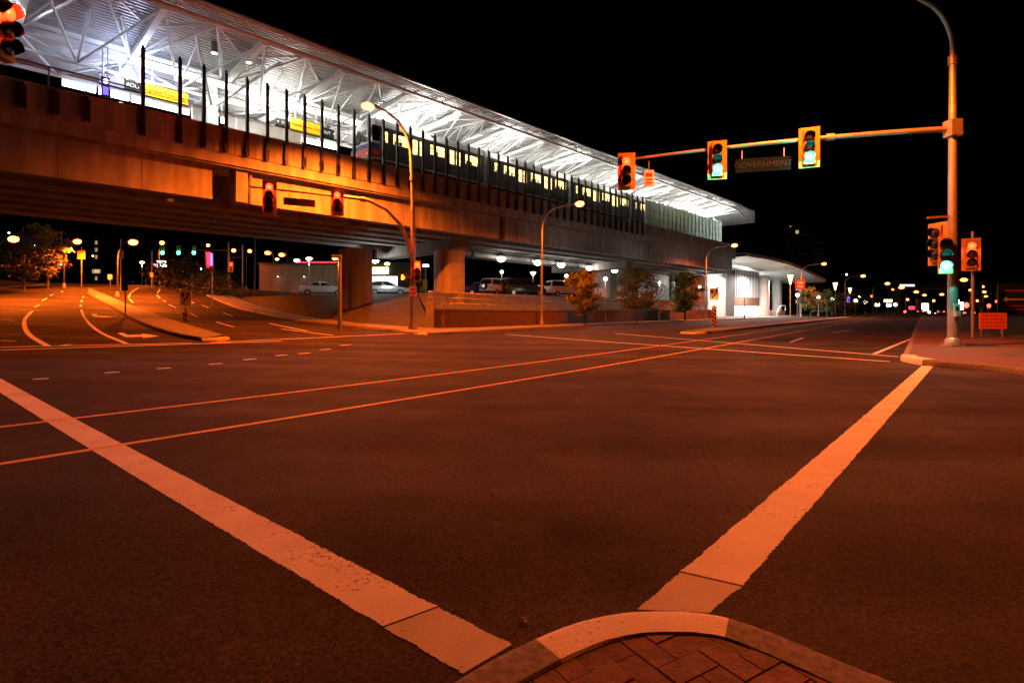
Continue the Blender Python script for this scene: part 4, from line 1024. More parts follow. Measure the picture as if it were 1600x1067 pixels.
# lamps out of frame on the near side road are not built; white lot floods
def flood(px, py, Y, label, lens, power, col, r=.3, group=None, zg=LOT_Z, head='box'):
    P_ = at(px, py, Y); t = thing('floodlight_post', label, 'lamp post', (P_.x, P_.y, zg), 0, group); h_ = P_.z-zg
    MB().cyl((0,0,0),(0,0,h_), .09, .06, 10).build('pole', M['pole_paint'], t, smooth_=True)
    MB().box(-r, r, -.05, r*1.2, h_, h_+.2).build('lamp_head', M['galv'], t, bevel=.03); MB().ball((0,-.02,h_-.03), r*.95, r*.6, r*.5).build('lens', E[lens], t, smooth_=True)
    if power: light(t, 'POINT', (0,-.1,h_-r-.2), power, col, .15)
    return t
P_ = at(586, 407, 51); f = thing('hanging_floodlight', 'bright white floodlight hung under the viaduct over the silver hatchback', 'lamp', P_)
MB().cyl((0,0,.1),(0,0,ZB+.02-P_.z), .04, seg=8).build('stem', M['galv'], f); MB().tube([(0,0,-.02),(0,0,.2)], [.5,.15], 14).build('hood', M['galv'], f); MB().ball((0,0,-.04), .36, .36, .22).build('lens', E['white'], f, smooth_=True); light(f, 'POINT', (0,-.2,-.5), 420, (1,.96,.9), .15)
flood(605, 412, 84, 'yellow green lamp above the lit shop sign', 'yellowlamp', 150, (1,.9,.4), .45)
flood(483, 404, 80, 'bright yellow lamp before the red neon canopy', 'yellowlamp', 500, (1,.85,.4), .5)
flood(464, 407, 100, 'white and red lamp cluster left of the bright yellow lamp', 'white', 0, (1,1,1), .6)
flood(222, 410, 110, 'yellow green lamp left of the three green signals', 'yellowlamp', 200, (1,.9,.4), .5, zg=4.5)
flood(433, 405, 130, 'small pale green lamp beyond the grey building', 'yellowlamp', 0, (1,.9,.4), .5)
# globe lamps
def globe_lamp(px, py, Y, label, zg=None, lantern=False, power=180, group='globe lamps along the far sidewalk'):
    P_ = at(px, py, Y); zg = g(P_.x, P_.y)+.13 if zg is None else zg; h_ = P_.z-zg
    t = thing('globe_lamp', label, 'lamp post', (P_.x, P_.y, zg), 0, group)
    MB().tube([(0,0,0),(0,0,.5),(0,0,.55),(0,0,h_-.25)], [.12,.1,.055,.045], 10).build('post', M['galv'], t, smooth_=True)
    if lantern: MB().tube([(0,0,h_-.3),(0,0,h_+.15)], [.14,.42], 12).build('globe', E['pinkglobe'], t, smooth_=True); MB().tube([(0,0,h_+.16),(0,0,h_+.3)], [.46,.1], 12).build('cap', M['galv'], t)
    else:
        MB().ball((0,0,h_), .2*max(1, Y/60)).build('globe', E['pinkglobe'], t, smooth_=True); MB().cyl((0,0,h_-.25),(0,0,h_-.12), .1).build('collar', M['galv'], t)
    if power: light(t, 'POINT', (0,-.5,h_+.0), power, (1,.85,.75), .1)
    return t
globe_lamp(946, 436, 48.6, 'globe lamp between the first two autumn trees')
globe_lamp(1030, 442, 59, 'globe lamp between the second and third autumn trees')
globe_lamp(1093, 449, 68, 'globe lamp right of the third autumn tree')
globe_lamp(1163, 452, 78, 'globe lamp before the glass station entrance')
for px, py, Y, lb_ in ((1246,461,88,'globe lamp right of the white columns beside the traffic post'),(1279,465,104,'globe lamp between the two green roadside trees'),(1300,467,118,'fainter globe lamp right of the green roadside trees'),(1337,470,138,'fourth globe lamp right of the station columns'),(1352,472,160,'fifth globe lamp right of the station columns'),(1399,476,190,'last globe lamp before the footbridge pillar')):
    globe_lamp(px, py, Y, lb_, group='globe lamps far along the sidewalk', power=0)
globe_lamp(833, 427, 73, 'wide lantern lamp behind the dark parked cars', LOT_Z, True, group='car park lamps')
globe_lamp(784, 425, 70, 'small pink globe lamp above the off-road car', LOT_Z, group='car park lamps')
globe_lamp(885, 431, 78, 'pink globe lamp above the white van', LOT_Z, group='car park lamps')
# yellow uplit columns in the far park
for px, py0, py1, Y, lb_ in ((1235,430,468,95,'left of three yellow uplit columns right of the station'),(1305,442,466,120,'middle of three yellow uplit columns right of the station'),(1328,450,466,150,'right of three yellow uplit columns right of the station')):
    P_ = at(px, py0, Y); t = thing('uplit_column', lb_, 'lamp post', (P_.x, P_.y, .3), 0, 'yellow uplit columns'); h_ = P_.z-.3
    MB().cyl((0,0,0),(0,0,h_-.2), .07, .1, 8).build('post', M['sign_yellow'], t, smooth_=True); MB().tube([(0,0,h_-1.6),(0,0,h_-.1),(0,0,h_)], [.1,.42,.5], 10).build('shade', E['uplight'], t, smooth_=True)
# ------------------------------------------------------------------ signs
def keep_right(px, Y, label, py_top, amber=False):
    p = at(px, 480, Y); zb = g(p.x, p.y)+.12
    t = thing('keep_right_sign', label, 'sign', (p.x, p.y, zb), 0, 'keep right signs on the median noses')
    top = CAM_H+(487-py_top)/850*Y-zb; w_ = .62; h_ = .82
    MB().cyl((0,.04,0),(0,.04,top), .035, seg=8).build('post', M['galv'], t)
    MB().box(-w_/2,w_/2,-.0,.015,top-h_,top).build('panel', M['sign_white'], t, bevel=.004)
    z0 = top-h_
    ar = MB()
    pts = [(-.1,.1),(-.08,.25),(.04,.38),(.13,.5),(.14,.6)]
    for a, c in zip(pts, pts[1:]): ar.bar((a[0],-.004,z0+a[1]), (c[0],-.004,z0+c[1]), .006, .075)
    ar.add([(.03,-.008,z0+.58),(.25,-.008,z0+.58),(.14,-.008,z0+.76)], [(0,1,2)])
    ar.build('arrow', M['sign_black'], t)
    MB().add([(-.22,-.006,z0+.68),(-.06,-.006,z0+.68),(-.06,-.006,z0+.5),(-.14,-.006,z0+.42),(-.22,-.006,z0+.5)], [(0,1,2,3,4)]).build('shield', M['sign_black'], t)
    hz0, hz1 = .05, top-h_-(.34 if not amber else .4)
    hm = MB().box(-.15,.15,-.0,.012,hz0,hz1).build('hazard_marker', M['sign_yellow'], t)
    z = hz0
    sb = MB()
    while z < hz1-.12:
        a0 = z; sb.add([(-.15,-.004,min(hz1,a0+.2)),(-.15,-.004,min(hz1,a0+.32)),(.15,-.004,min(hz1,a0+.12)),(.15,-.004,a0)], [(0,1,2,3)]); z += .25
    sb.build('stripe', M['sign_black'], hm)
    if amber:
        MB().ball((0,-.06,top-h_-.16), .11).build('beacon', E['amber'], t, smooth_=True); light(t, 'POINT', (0,-.3,top-h_-.16), 12, (1,.5,.12), .08)
    else: MB().add([(0,-.008,top-h_-.04),(-.08,-.008,top-h_-.28),(.08,-.008,top-h_-.28)], [(0,1,2)]).build('pointer', M['sign_black'], t)
keep_right(290, 29.5, 'keep right sign over a black and yellow striped marker on the left median', 453.5)
keep_right(1116, 36, 'keep right sign with a small amber beacon on the right median nose', 450, True)
def post_sign(px, py0, py1, Y, wpx, label, mt, back=False, name='road_sign', zextra=0, legend=None):
    p = at(px, py0, Y); zb = g(p.x, p.y)+.1; t = thing(name, label, 'sign', (p.x, p.y, zb)); top = p.z-zb; h_ = (py1-py0)/850*Y; w_ = wpx/850*Y
    MB().cyl((0,.05,0),(0,.05,top+zextra), .045, seg=8).build('post', M['galv'], t); MB().box(-w_/2,w_/2,-.01,.01,top-h_,top).build('panel', mt, t, bevel=.004)
    if legend: MB().box(-w_*.3,w_*.3,-.016,-.012,top-h_*.45,top-h_*.2).box(-w_*.3,w_*.3,-.016,-.012,top-h_*.8,top-h_*.6).build('legend', legend, t)
post_sign(195, 429, 454, 36, 10, 'tall dark sign seen from behind on the median of the side road', M['sign_black'])
post_sign(188, 392, 404, 56, 10, 'white square sign on a lamp post over the side road', M['sign_white'], zextra=1.2, legend=M['sign_red'])
post_sign(172, 429, 437, 60, 7, 'small white sign low beside the curve of the side road', M['sign_white'])
post_sign(237, 426, 433, 62, 5, 'small white sign before the bright pink and white far lights', M['sign_white'], zextra=2.5)
post_sign(331, 417, 426, 48, 6, 'white and orange sign below the red and blue neon', M['sign_orange'], zextra=0)
post_sign(720, 435, 476, 40.5, 11, 'blank tall white sign panel before the viaduct column', M['sign_back'])
post_sign(1249, 458, 474, 89, 8, 'small pale sign on the post right of the white columns', M['sign_white'], zextra=1)
post_sign(1250, 437, 452, 93, 15, 'square red and white sign under the far sodium lamp', M['sign_red'], zextra=0, legend=M['sign_white'])
post_sign(1520, 463, 476, 45, 10, 'small orange sign above the row of red tail lamps', M['sign_orange'])
post_sign(1533, 473, 483, 60, 7, 'small yellow diamond sized sign over the orange board', M['sign_yellow'])
post_sign(127, 391, 405, 60, 12, 'pair of yellow boards seen from behind at the far left', M['sign_yellow'], zextra=.3)
# orange roadwork board and dark direction board at the right
P_ = at(1552, 514, 24); t = thing('roadwork_sign', 'orange roadwork board with lines of dark writing on short legs', 'sign', (P_.x, P_.y, g(P_.x, P_.y)))
zz = P_.z-g(P_.x, P_.y); w_ = 43/850*24; h_ = 25/850*24
MB().box(-w_/2,w_/2,0,.03,zz,zz+h_).build('panel', M['sign_orange'], t, bevel=.006)
lg = MB()
for r_ in range(4):
    x = -w_*.42
    while x < w_*.38:
        l_ = random.uniform(.08,.2); lg.box(x, min(w_*.42, x+l_), -.006, -.002, zz+h_*(.12+.22*r_), zz+h_*(.24+.22*r_)); x += l_+.05
lg.build('legend', M['sign_red'], t); MB().box(-.5,-.44,.03,.07,-.05,zz+h_*.8).box(.44,.5,.03,.07,-.05,zz+h_*.8).build('leg', M['galv'], t)
P_ = at(1592, 492, 27); t = thing('direction_board', 'large dark direction board with a white left arrow at the right edge', 'sign', (P_.x, P_.y, g(P_.x, P_.y)))
zz = P_.z-g(P_.x, P_.y); MB().box(-1.05,1.6,0,.05,zz,zz+1.55).build('panel', M['sign_black'], t, bevel=.01)
MB().bar((-.62,-.008,zz+.77),(.3,-.008,zz+.77), .008, .07).add([(-.85,-.01,zz+.77),(-.6,-.01,zz+.9),(-.6,-.01,zz+.64)], [(0,1,2)]).build('arrow', M['sign_white'], t)
MB().box(-.9,.4,-.008,-.004,zz+.42,zz+.47).box(-.9,.4,-.008,-.004,zz+.25,zz+.3).box(-.7,.6,-.008,-.004,zz+1.18,zz+1.24).box(-.95,-.9,-.008,-.004,zz+1.05,zz+1.3).build('legend', M['sign_red'], t)
MB().box(-.8,-.7,.05,.12,-.1,zz+1.2).box(1.2,1.3,.05,.12,-.1,zz+1.2).build('leg', M['galv'], t)
# ------------------------------------------------------------------ far left signals
def far_signal(px, py, Y, kind, label, group, sz=1.0):
    P_ = at(px, py, Y); t = thing('traffic_light', label, 'traffic light', P_, 0, group)
    MB().box(-.3,.3,.02,.05,-.35,1.1).build('backplate', M['board'], t); MB().box(-.18,.18,.05,.25,-.3,1.0).build('housing', M['board_in'], t)
    for k in range(3):
        z = .36*k if kind.startswith('g') else .72-.36*(2-k)+.0
        on = (k == 0) if kind.startswith('g') else (k == 2)
        MB().ball((0,-.03,.36*k), .17*sz if on else .14, .06, .17*sz if on else .14).build('lens', E[kind] if on else M['lens_off'], t, smooth_=True)
        if on: light(t, 'POINT', (0,-.35,.36*k), 30, (.05,1,.72) if kind.startswith('g') else (1,.05,.02), .1)
far_signal(95, 412, 76, 'green', 'green traffic light hanging from the far left mast arm', 'green lights of the side road', 1.7)
for px, lb_ in ((254,'left of three green traffic lights under the viaduct'),(279,'middle of three green traffic lights under the viaduct'),(303,'right of three green traffic lights under the viaduct')):
    far_signal(px, 395, 88, 'green', lb_, 'green lights of the side road', 1.8)
far_signal(361, 421, 80, 'red', 'red traffic light low beside the dark bush', None, 1.2)
far_signal(1510, 482, 120, 'red_far', 'left small red light right of the corner pole', 'far red lights', 3.5); far_signal(1545, 483, 120, 'red_far', 'right small red light below the dark direction board', 'far red lights', 2.6)
def mast(px, pyb, pyt, Y, pxe, pye, label, extra=None):
    p = at(px, pyb, Y); top = at(px, pyt, Y); t = thing('signal_pole', label, 'pole', (p.x, p.y, min(p.z, g(p.x, p.y))))
    zb = t.location.z; MB().cyl((0,0,0),(0,0,top.z-zb), .13, .09).build('shaft', M['pole_paint'], t, smooth_=True)
    e = at(pxe, pye, Y); MB().cyl((0,0,e.z-zb),(e.x-p.x,0,e.z-zb), .09, .06).build('mast_arm', M['pole_paint'], t, smooth_=True)
    if extra:
        for ex, y0, y1 in extra: a = at(ex, y0, Y); c = at(ex, y1, Y); MB().cyl((a.x-p.x,0,a.z-zb),(c.x-p.x,0,c.z-zb), .07).build('riser', M['pole_paint'], t, smooth_=True)
mast(36, 442, 355, 77, 101, 378, 'pale signal pole with horizontal arm at the far left', [(96,360,410)])
mast(357, 424, 378, 81, 300, 391, 'signal pole with arm holding the green lights under the viaduct', None)
p_ = at(379, 382, 84); t = thing('utility_pole', 'thin bare pole right of the under-viaduct signals', 'pole', (p_.x, p_.y, g(p_.x, p_.y))); MB().cyl((0,0,0),(0,0,p_.z-g(p_.x, p_.y)), .1).build('shaft', M['pole_paint'], t); MB().bar((-1.6,0,p_.z-g(p_.x,p_.y)-2),(0,0,p_.z-g(p_.x,p_.y)-2), .08).build('arm', M['pole_paint'], t)
p_ = at(398, 382, 60); t = thing('utility_pole', 'thin dark pole beside the dark bush under the viaduct', 'pole', (p_.x, p_.y, g(p_.x, p_.y))); MB().cyl((0,0,0),(0,0,p_.z-g(p_.x, p_.y)+1), .08).build('shaft', M['black'], t)
# ------------------------------------------------------------------ parked cars
def car(P_, rz, mt, label, kind='hatch', group='cars parked under the viaduct', spare=False, tail=False):
    t = thing('parked_car', label, 'car', P_, rz, group)
    L = {'hatch':4.2,'sedan':4.6,'suv':4.4,'van':4.7,'pickup':5.1}[kind]; W_ = 1.72
    low = {'hatch':[(0,.35),(.05,.75),(.25,.98),(2.9,1.0),(3.95,.78),(4.15,.6),(4.2,.35)],'sedan':[(0,.35),(.02,.85),(.12,.98),(3.2,1.0),(4.35,.82),(4.57,.6),(4.6,.35)],'suv':[(0,.45),(.02,1.0),(.06,1.1),(3.2,1.12),(4.3,1.0),(4.4,.75),(4.4,.45)],'van':[(0,.4),(.03,1.05),(.08,1.12),(3.4,1.12),(4.45,.9),(4.68,.65),(4.7,.4)],'pickup':[(0,.5),(0,1.05),(.05,1.1),(3.7,1.12),(4.95,1.02),(5.08,.8),(5.1,.5)]}[kind]
    roof = {'hatch':[(.2,.98),(.55,1.38),(1.1,1.48),(2.0,1.47),(2.95,1.0)],'sedan':[(.75,1.0),(1.4,1.38),(1.9,1.44),(2.5,1.42),(3.3,1.0)],'suv':[(.06,1.1),(.18,1.68),(.4,1.76),(2.5,1.74),(3.15,1.12)],'van':[(.06,1.12),(.2,1.7),(.45,1.8),(2.7,1.76),(3.6,1.12)],'pickup':[(1.9,1.1),(2.05,1.68),(2.3,1.76),(3.1,1.74),(3.7,1.12)]}[kind]
    def loft(prof, w0, w1f):
        n = len(prof); zz = [z for x, z in prof]; z0, z1 = min(zz), max(zz)
        b_ = MB(); vs = []
        for sgn in (-1, 1):
            for x, z in prof: vs.append((x-L/2, sgn*(w0/2-(w1f)*(z-z0)/(z1-z0)), z))
        b_.add(vs, [tuple(range(n)), tuple(reversed(range(n, 2*n)))]+[((k+1) % n, k, n+k, n+(k+1) % n) for k in range(n)]); return b_
    loft(low, W_, .06).build('body', mt, t, smooth_=True, bevel=.07); loft(roof, W_-.12, .17).build('cabin', mt, t, smooth_=True, bevel=.05)
    z0 = roof[0][1]; z1 = max(z for x, z in roof); xa, xb = roof[0][0], roof[-1][0]
    def edge(z, left):
        pts = roof if left else roof[::-1]
        for a, c in zip(pts, pts[1:]):
            if a[1] <= z <= c[1]: return a[0]+(c[0]-a[0])*(z-a[1])/(c[1]-a[1])
        return pts[-1][0]
    zl, zh = z0+.05, z1-.1; xl0, xl1 = edge(zl, True)+.12, edge(zh, True)+.12; xr0, xr1 = edge(zl, False)-.12, edge(zh, False)-.12
    for sgn in (-1, 1):
        def yy(z): return sgn*((W_-.12)/2-.17*(z-z0)/(z1-z0)+.012)
        mid = (xl0+xr0)/2
        for a0, a1, c0, c1 in ((xl0, xl1, mid-.04, mid-.04), (mid+.04, mid+.04, xr0, xr1)):
            MB().add([(a0-L/2,yy(zl),zl),(c0-L/2,yy(zl),zl),(c1-L/2,yy(zh),zh),(a1-L/2,yy(zh),zh)], [(0,1,2,3)]).build('side_window', M['glass'], t)
        for x in (.82, L-.85):
            wh = thing_part('wheel', t); MB().tube([(x-L/2, sgn*(W_/2-.2), .33),(x-L/2, sgn*(W_/2+.015), .33)], .33, 18).build('tyre', M['tyre'], wh, smooth_=True)
            rm = MB().cyl((x-L/2, sgn*(W_/2+.012), .33),(x-L/2, sgn*(W_/2+.02), .33), .2, seg=14)
            for q in range(5): a = 2*math.pi*q/5; rm.bar((x-L/2, sgn*(W_/2+.028), .33),(x-L/2+.21*math.cos(a), sgn*(W_/2+.028), .33+.21*math.sin(a)), .02, .06)
            rm.build('rim', M['rim'], wh)
    for pts, nm in ((roof[-2:], 'windscreen'), (roof[:2], 'rear_window')):
        (xA, zA), (xB, zB) = pts; off = .02 if nm == 'windscreen' else -.02
        w0 = (W_-.12)/2-.17*(zA-z0)/(z1-z0)-.08; w1 = (W_-.12)/2-.17*(zB-z0)/(z1-z0)-.08
        f = lambda k: (xA+(xB-xA)*k-L/2+off, zA+(zB-zA)*k+.012); a = f(.1); c = f(.88)
        MB().add([(a[0],-w0,a[1]),(a[0],w0,a[1]),(c[0],w1,c[1]),(c[0],-w1,c[1])], [(0,1,2,3)]).build(nm, M['glass'], t)
    for sgn in (-1, 1):
        MB().box(-L/2-.015, -L/2+.2, sgn*(W_/2-.2)-.13, sgn*(W_/2-.2)+.13, .72, .92).build('tail_light', M['sign_red'], t, bevel=.02); MB().box(L/2-.32, L/2-.02, sgn*(W_/2-.26)-.16, sgn*(W_/2-.26)+.16, .62, .76).build('headlight', M['rim'], t, bevel=.03)
    MB().box(-L/2-.03, L/2+.03, -W_/2+.1, W_/2-.1, .3, .5).build('bumper', M['black'], t, bevel=.03)
    if spare: MB().tube([(-L/2-.2,.1,.95),(-L/2+.02,.1,.95)], .33, 16).build('spare_wheel', M['tyre'], t, smooth_=True); MB().cyl((-L/2-.21,.1,.95),(-L/2-.2,.1,.95), .18).build('spare_rim', M['rim'], t)
    return t
def thing_part(name, parent):
    o = bpy.data.objects.new(name, None); COL.objects.link(o); o.parent = parent; o.empty_display_size = .1; return o
CM = {k: mat(k+'_car_paint', c, .25, .3, .03, 2, spec=.6) for k, c in {'silver':(.42,.46,.5),'white':(.65,.65,.65),'dark':(.04,.04,.045),'blue':(.04,.05,.35),'maroon':(.12,.03,.03),'green':(.03,.06,.05),'grey':(.2,.21,.22)}.items()}
def lotpos(px, Y): return Vector(((px-800)/FPX*Y, Y, LOT_Z))
car(lotpos(608,55), R(4), CM['silver'], 'silver hatchback seen from the side between the two columns', 'hatch')
car(lotpos(588,59), R(8), CM['maroon'], 'dark maroon saloon just behind the silver hatchback', 'sedan')
car(lotpos(505,55.5), R(18), CM['white'], 'white saloon half hidden behind the left column', 'sedan')
car(lotpos(750,56), R(35), CM['blue'], 'blue saloon right of the viaduct column', 'sedan')
car(lotpos(779,56), R(55), CM['white'], 'white off-road car with a spare wheel on its back', 'suv', spare=True)
car(lotpos(799,59), R(60), CM['grey'], 'grey minivan with tall red tail lights beside the off-road car', 'van')
car(lotpos(817,56), R(28), CM['green'], 'dark green people carrier with a pale roof edge', 'van')
car(lotpos(840,62), R(60), CM['maroon'], 'dark red saloon behind the lamp pole', 'sedan'); car(lotpos(855,64), R(58), CM['silver'], 'small silver car behind the lamp pole', 'hatch'); car(lotpos(862,70), R(52), CM['dark'], 'black saloon left of the white van', 'sedan')
car(lotpos(884,60), R(25), CM['white'], 'white boxy van left of the first autumn tree', 'van')
# ------------------------------------------------------------------ trees
def tree(P_, h_, w_, label, mt, mt2=None, group=None, n=2600, leaf=.16, trunk=.3, cone=False, seed=1, bare=0):
    rnd = random.Random(seed)
    t = thing('tree', label, 'tree', P_, rnd.uniform(0, 6), group)
    tk = MB().tube([(0,0,-.1),(.02,.01,h_*.25),(0,.03,h_*.55),(.03,0,h_*.85)], [h_*.022,h_*.017,h_*.012,h_*.004], 8)
    limbs = []
    for k in range(16):
        z = h_*(trunk+(.92-trunk)*k/16); a = k*2.4+rnd.uniform(-.3,.3); f = 1-(z/h_-trunk)/(1-trunk) if cone else math.sin(math.pi*min(1, max(.12, (z/h_-trunk*.7)/(1-trunk*.7))))
        ln = w_/2*(.25+.75*f)*rnd.uniform(.75,1.05); e = (math.cos(a)*ln, math.sin(a)*ln, z+h_*.06*rnd.uniform(.2,1.6))
        m1 = (e[0]*.5, e[1]*.5, z+(e[2]-z)*.35); tk.tube([(0,0,z-.1), m1, e], [h_*.008,h_*.005,h_*.0015], 5); limbs.append(((0,0,z-.1), m1, e))
    tk.build('trunk', M['bark'], t, smooth_=True)
    cr = [MB(), MB()]; cl = []
    for a, m1, e in limbs:
        for q in (.35,.55,.7,.85,1.0,1.05):
            c = Vector(a).lerp(Vector(e), q); cl.append((c+Vector((rnd.gauss(0,.1),rnd.gauss(0,.1),rnd.gauss(0,.12)))*w_*.4, rnd.uniform(.09,.17)*w_, rnd.random()))
    for i in range(6): cl.append((Vector((rnd.gauss(0,.06)*w_, rnd.gauss(0,.06)*w_, h_*rnd.uniform(.85,1.0))), .1*w_, rnd.random()))
    for i in range(n):
        c, r_, k = rnd.choice(cl)
        d = Vector((rnd.gauss(0,1), rnd.gauss(0,1), rnd.gauss(0,.7))); p = c+d*r_*.55
        if p.z < h_*trunk*.75: continue
        u = Vector((rnd.gauss(0,1), rnd.gauss(0,1), rnd.gauss(0,.6))).normalized(); v = u.cross(Vector((rnd.gauss(0,1), rnd.gauss(0,1), rnd.gauss(0,1)))).normalized()
        l_ = leaf*rnd.uniform(.6,1.4)
        cr[0 if k < .78 else 1].add([p-u*l_*.5, p+v*l_*.32, p+u*l_*.5, p-v*l_*.32], [(0,1,2,3)])
    cr[0].build('crown', mt, t)
    if cr[1].v: cr[1].build('crown', mt2 or mt, t)
    return t
sw = lambda px, d=1.0: None
def on_walk(px, Y): x = (px-800)/FPX*Y; return Vector((x, Y, g(x, Y)+.13))
tree(on_walk(913,45.7), 4.4, 3.0, 'rusty orange autumn tree with yellow lower leaves, left of the three by the wall', M['leaf_gold'], M['leaf_rust'], 'autumn trees by the retaining wall', 5200, .18, .22, seed=3)
tree(on_walk(995,54.6), 5.4, 4.2, 'layered olive and brown autumn tree, middle of the three by the wall', M['leaf_gold'], M['leaf_rust'], 'autumn trees by the retaining wall', 5600, .2, .22, seed=8)
tree(on_walk(1071,64.6), 5.8, 3.6, 'greener autumn tree standing right of the other two by the wall', M['leaf_gold'], M['leaf_green'], 'autumn trees by the retaining wall', 5200, .22, .2, seed=12)
tree(on_walk(1267,96), 5.2, 3.4, 'small yellow green tree beside the far sidewalk post', M['leaf_green'], M['leaf_gold'], 'small trees along the far sidewalk', 2200, .25, .2, seed=15); tree(on_walk(1292,108), 5.2, 4.4, 'dimmer green tree right of the yellow green one', M['leaf_green'], M['leaf_dark'], 'small trees along the far sidewalk', 2200, .28, .2, seed=16)
tree(on_walk(1318,125), 5.0, 5, 'dark tree further along the far sidewalk', M['leaf_dark'], None, 'small trees along the far sidewalk', 1800, .3, .2, seed=17); tree(on_walk(1350,150), 5.5, 6, 'last dark tree along the far sidewalk', M['leaf_dark'], None, 'small trees along the far sidewalk', 1800, .35, .2, seed=18)
tree(Vector((-49.5,58,3.9)), 6.6, 3.8, 'orange lit tree behind the far left signal arm', M['leaf_gold'], M['leaf_rust'], None, 3600, .24, .2, seed=22)
tree(Vector((-48.5,54,3.6)), 5.6, 5.0, 'dim dark tree left of the orange lit one', M['leaf_dark'], None, None, 3000, .24, .2, seed=23)
tree(Vector((-40.5,66,3.4)), 4.2, 7.0, 'dark bushy shrub on the verge under the viaduct', M['leaf_dark'], None, None, 3800, .28, .05, seed=25)
tree(Vector((-33,60,2.2)), 3.6, 6.0, 'lower dark shrub beside the grey building', M['leaf_dark'], None, None, 3200, .25, .05, seed=26)
# ------------------------------------------------------------------ buildings and shops in the distance
def building(name, label, x0, x1, y0, y1, z0, z1, mt, rz=0):
    t = thing(name, label, 'building', ((x0+x1)/2, y0, z0), rz); MB().box(-(x1-x0)/2,(x1-x0)/2,0,y1-y0,0,z1-z0).build('wall', mt, t); MB().box(-(x1-x0)/2-.15,(x1-x0)/2+.15,-.15,y1-y0+.15,z1-z0,z1-z0+.35).build('roof', M['facade_dark'], t); return t
X = lambda px, Y: (px-800)/FPX*Y
Y = 88
bl = building('low_building', 'long grey low building with two pools of wall light', X(405,Y), X(545,Y), Y, Y+15, LOT_Z-.5, CAM_H+(487-414)/850*Y, M['facade_grey'])
for px, lb_ in ((434,'left wall lamp on the grey building'),(475,'right wall lamp on the grey building')):
    P_ = at(px, 432, Y-.35); f = thing('wall_lamp', lb_, 'lamp', P_, 0, 'wall lamps on the grey building'); MB().tube([(0,.3,.12),(0,0,.12),(0,0,0)], [.04,.08,.16], 8).build('hood', M['black'], f); light(f, 'SPOT', (0,.0,-.05), 1300, (1,.84,.74), .05, (R(8),0,0), R(75)); MB().ball((0,0,-.02), .08).build('lens', E['white'], f)
P_ = at(497, 413, Y+6); f = thing('neon_canopy', 'thin red neon canopy edge above the grey building', 'canopy', P_); MB().box(-3.6,3.6,0,1.5,0,.45).build('fascia', E['neon'], f); MB().box(-1.2,-.2,-.03,-.01,-.4,-.05).box(.8,2.4,-.03,-.01,-.4,-.05).box(-3,-2.4,-.03,-.01,-.4,-.05).build('lit_letters', E['shopwin'], f); MB().box(-.2,.2,.4,.8,-5,0).build('support', M['facade_dark'], f)
Ys = 95
sh = building('shop', 'lit shop with glowing sign and windows behind the silver hatchback', X(574,Ys), X(650,Ys), Ys, Ys+12, LOT_Z, CAM_H+(487-413)/850*Ys, M['facade_dark'])
c = (X(574,Ys)+X(650,Ys))/2
a0, a1 = X(577,Ys)-c, X(607,Ys)-c; zz = lambda py: CAM_H+(487-py)/850*Ys-LOT_Z
MB().box(a0, a1, -.3, 0, zz(428), zz(418)).build('shop_sign', E['shop'], sh)
wx = a0
while wx < X(616,Ys)-c: MB().box(wx, wx+.9, -.05, 0, zz(446), zz(432)).build('window', E['shopwin'], sh); wx += 1.0
P_ = at(665, 415, 85); f = thing('shop_sign', 'small bluish white lit sign right of the low red signal', 'sign', P_); MB().box(-.45,.45,0,.2,-.15,.15).build('panel', E['tvwhite'], f); MB().cyl((0,.1,-5.3),(0,.1,-.15), .06).build('post', M['galv'], f)
P_ = at(664, 447, 75); f = thing('yellow_hydrant_sign', 'ragged yellow board low between the pole and the column', 'sign', P_); f.name = 'yellow_board'; MB().box(-.3,.3,0,.1,-.6,.9).box(-.7,-.3,0,.1,-.7,-.1).build('panel', M['sign_yellow'], f); MB().box(-.05,.05,.1,.18,-2,.5).build('leg', M['galv'], f)
P_ = at(327, 423, 100); zb_ = g(P_.x, P_.y); f = thing('neon_pylon', 'red and blue neon pylon sign beside the under-viaduct signals', 'sign', (P_.x, P_.y, zb_)); hz = P_.z-zb_
MB().box(-.5,.1,0,.4,max(.2,hz+.5),hz+3.4).build('red_panel', E['neon'], f)
for k in range(7): MB().box(.25,.5,0,.2,hz+1.0+.32*k,hz+1.25+.32*k).build('blue_letter', E['neonblue'], f)
MB().box(-.5,.5,.4,.7,0,hz+3.4).build('pylon', M['facade_dark'], f)
P_ = at(252, 412, 130); f = thing('lit_forecourt', 'bright pink and white lit forecourt sign below the left green signal', 'sign', P_); MB().box(-1.1,1.1,0,.4,-.7,.7).build('panel', E['shopwin'], f); MB().box(-1.9,-1.15,0,.4,-.8,-.1).build('pink_panel', glow('pink_panel', (1,.25,.4), 4), f); MB().box(-.15,.15,.1,.3,-5,-.7).build('post', M['galv'], f)
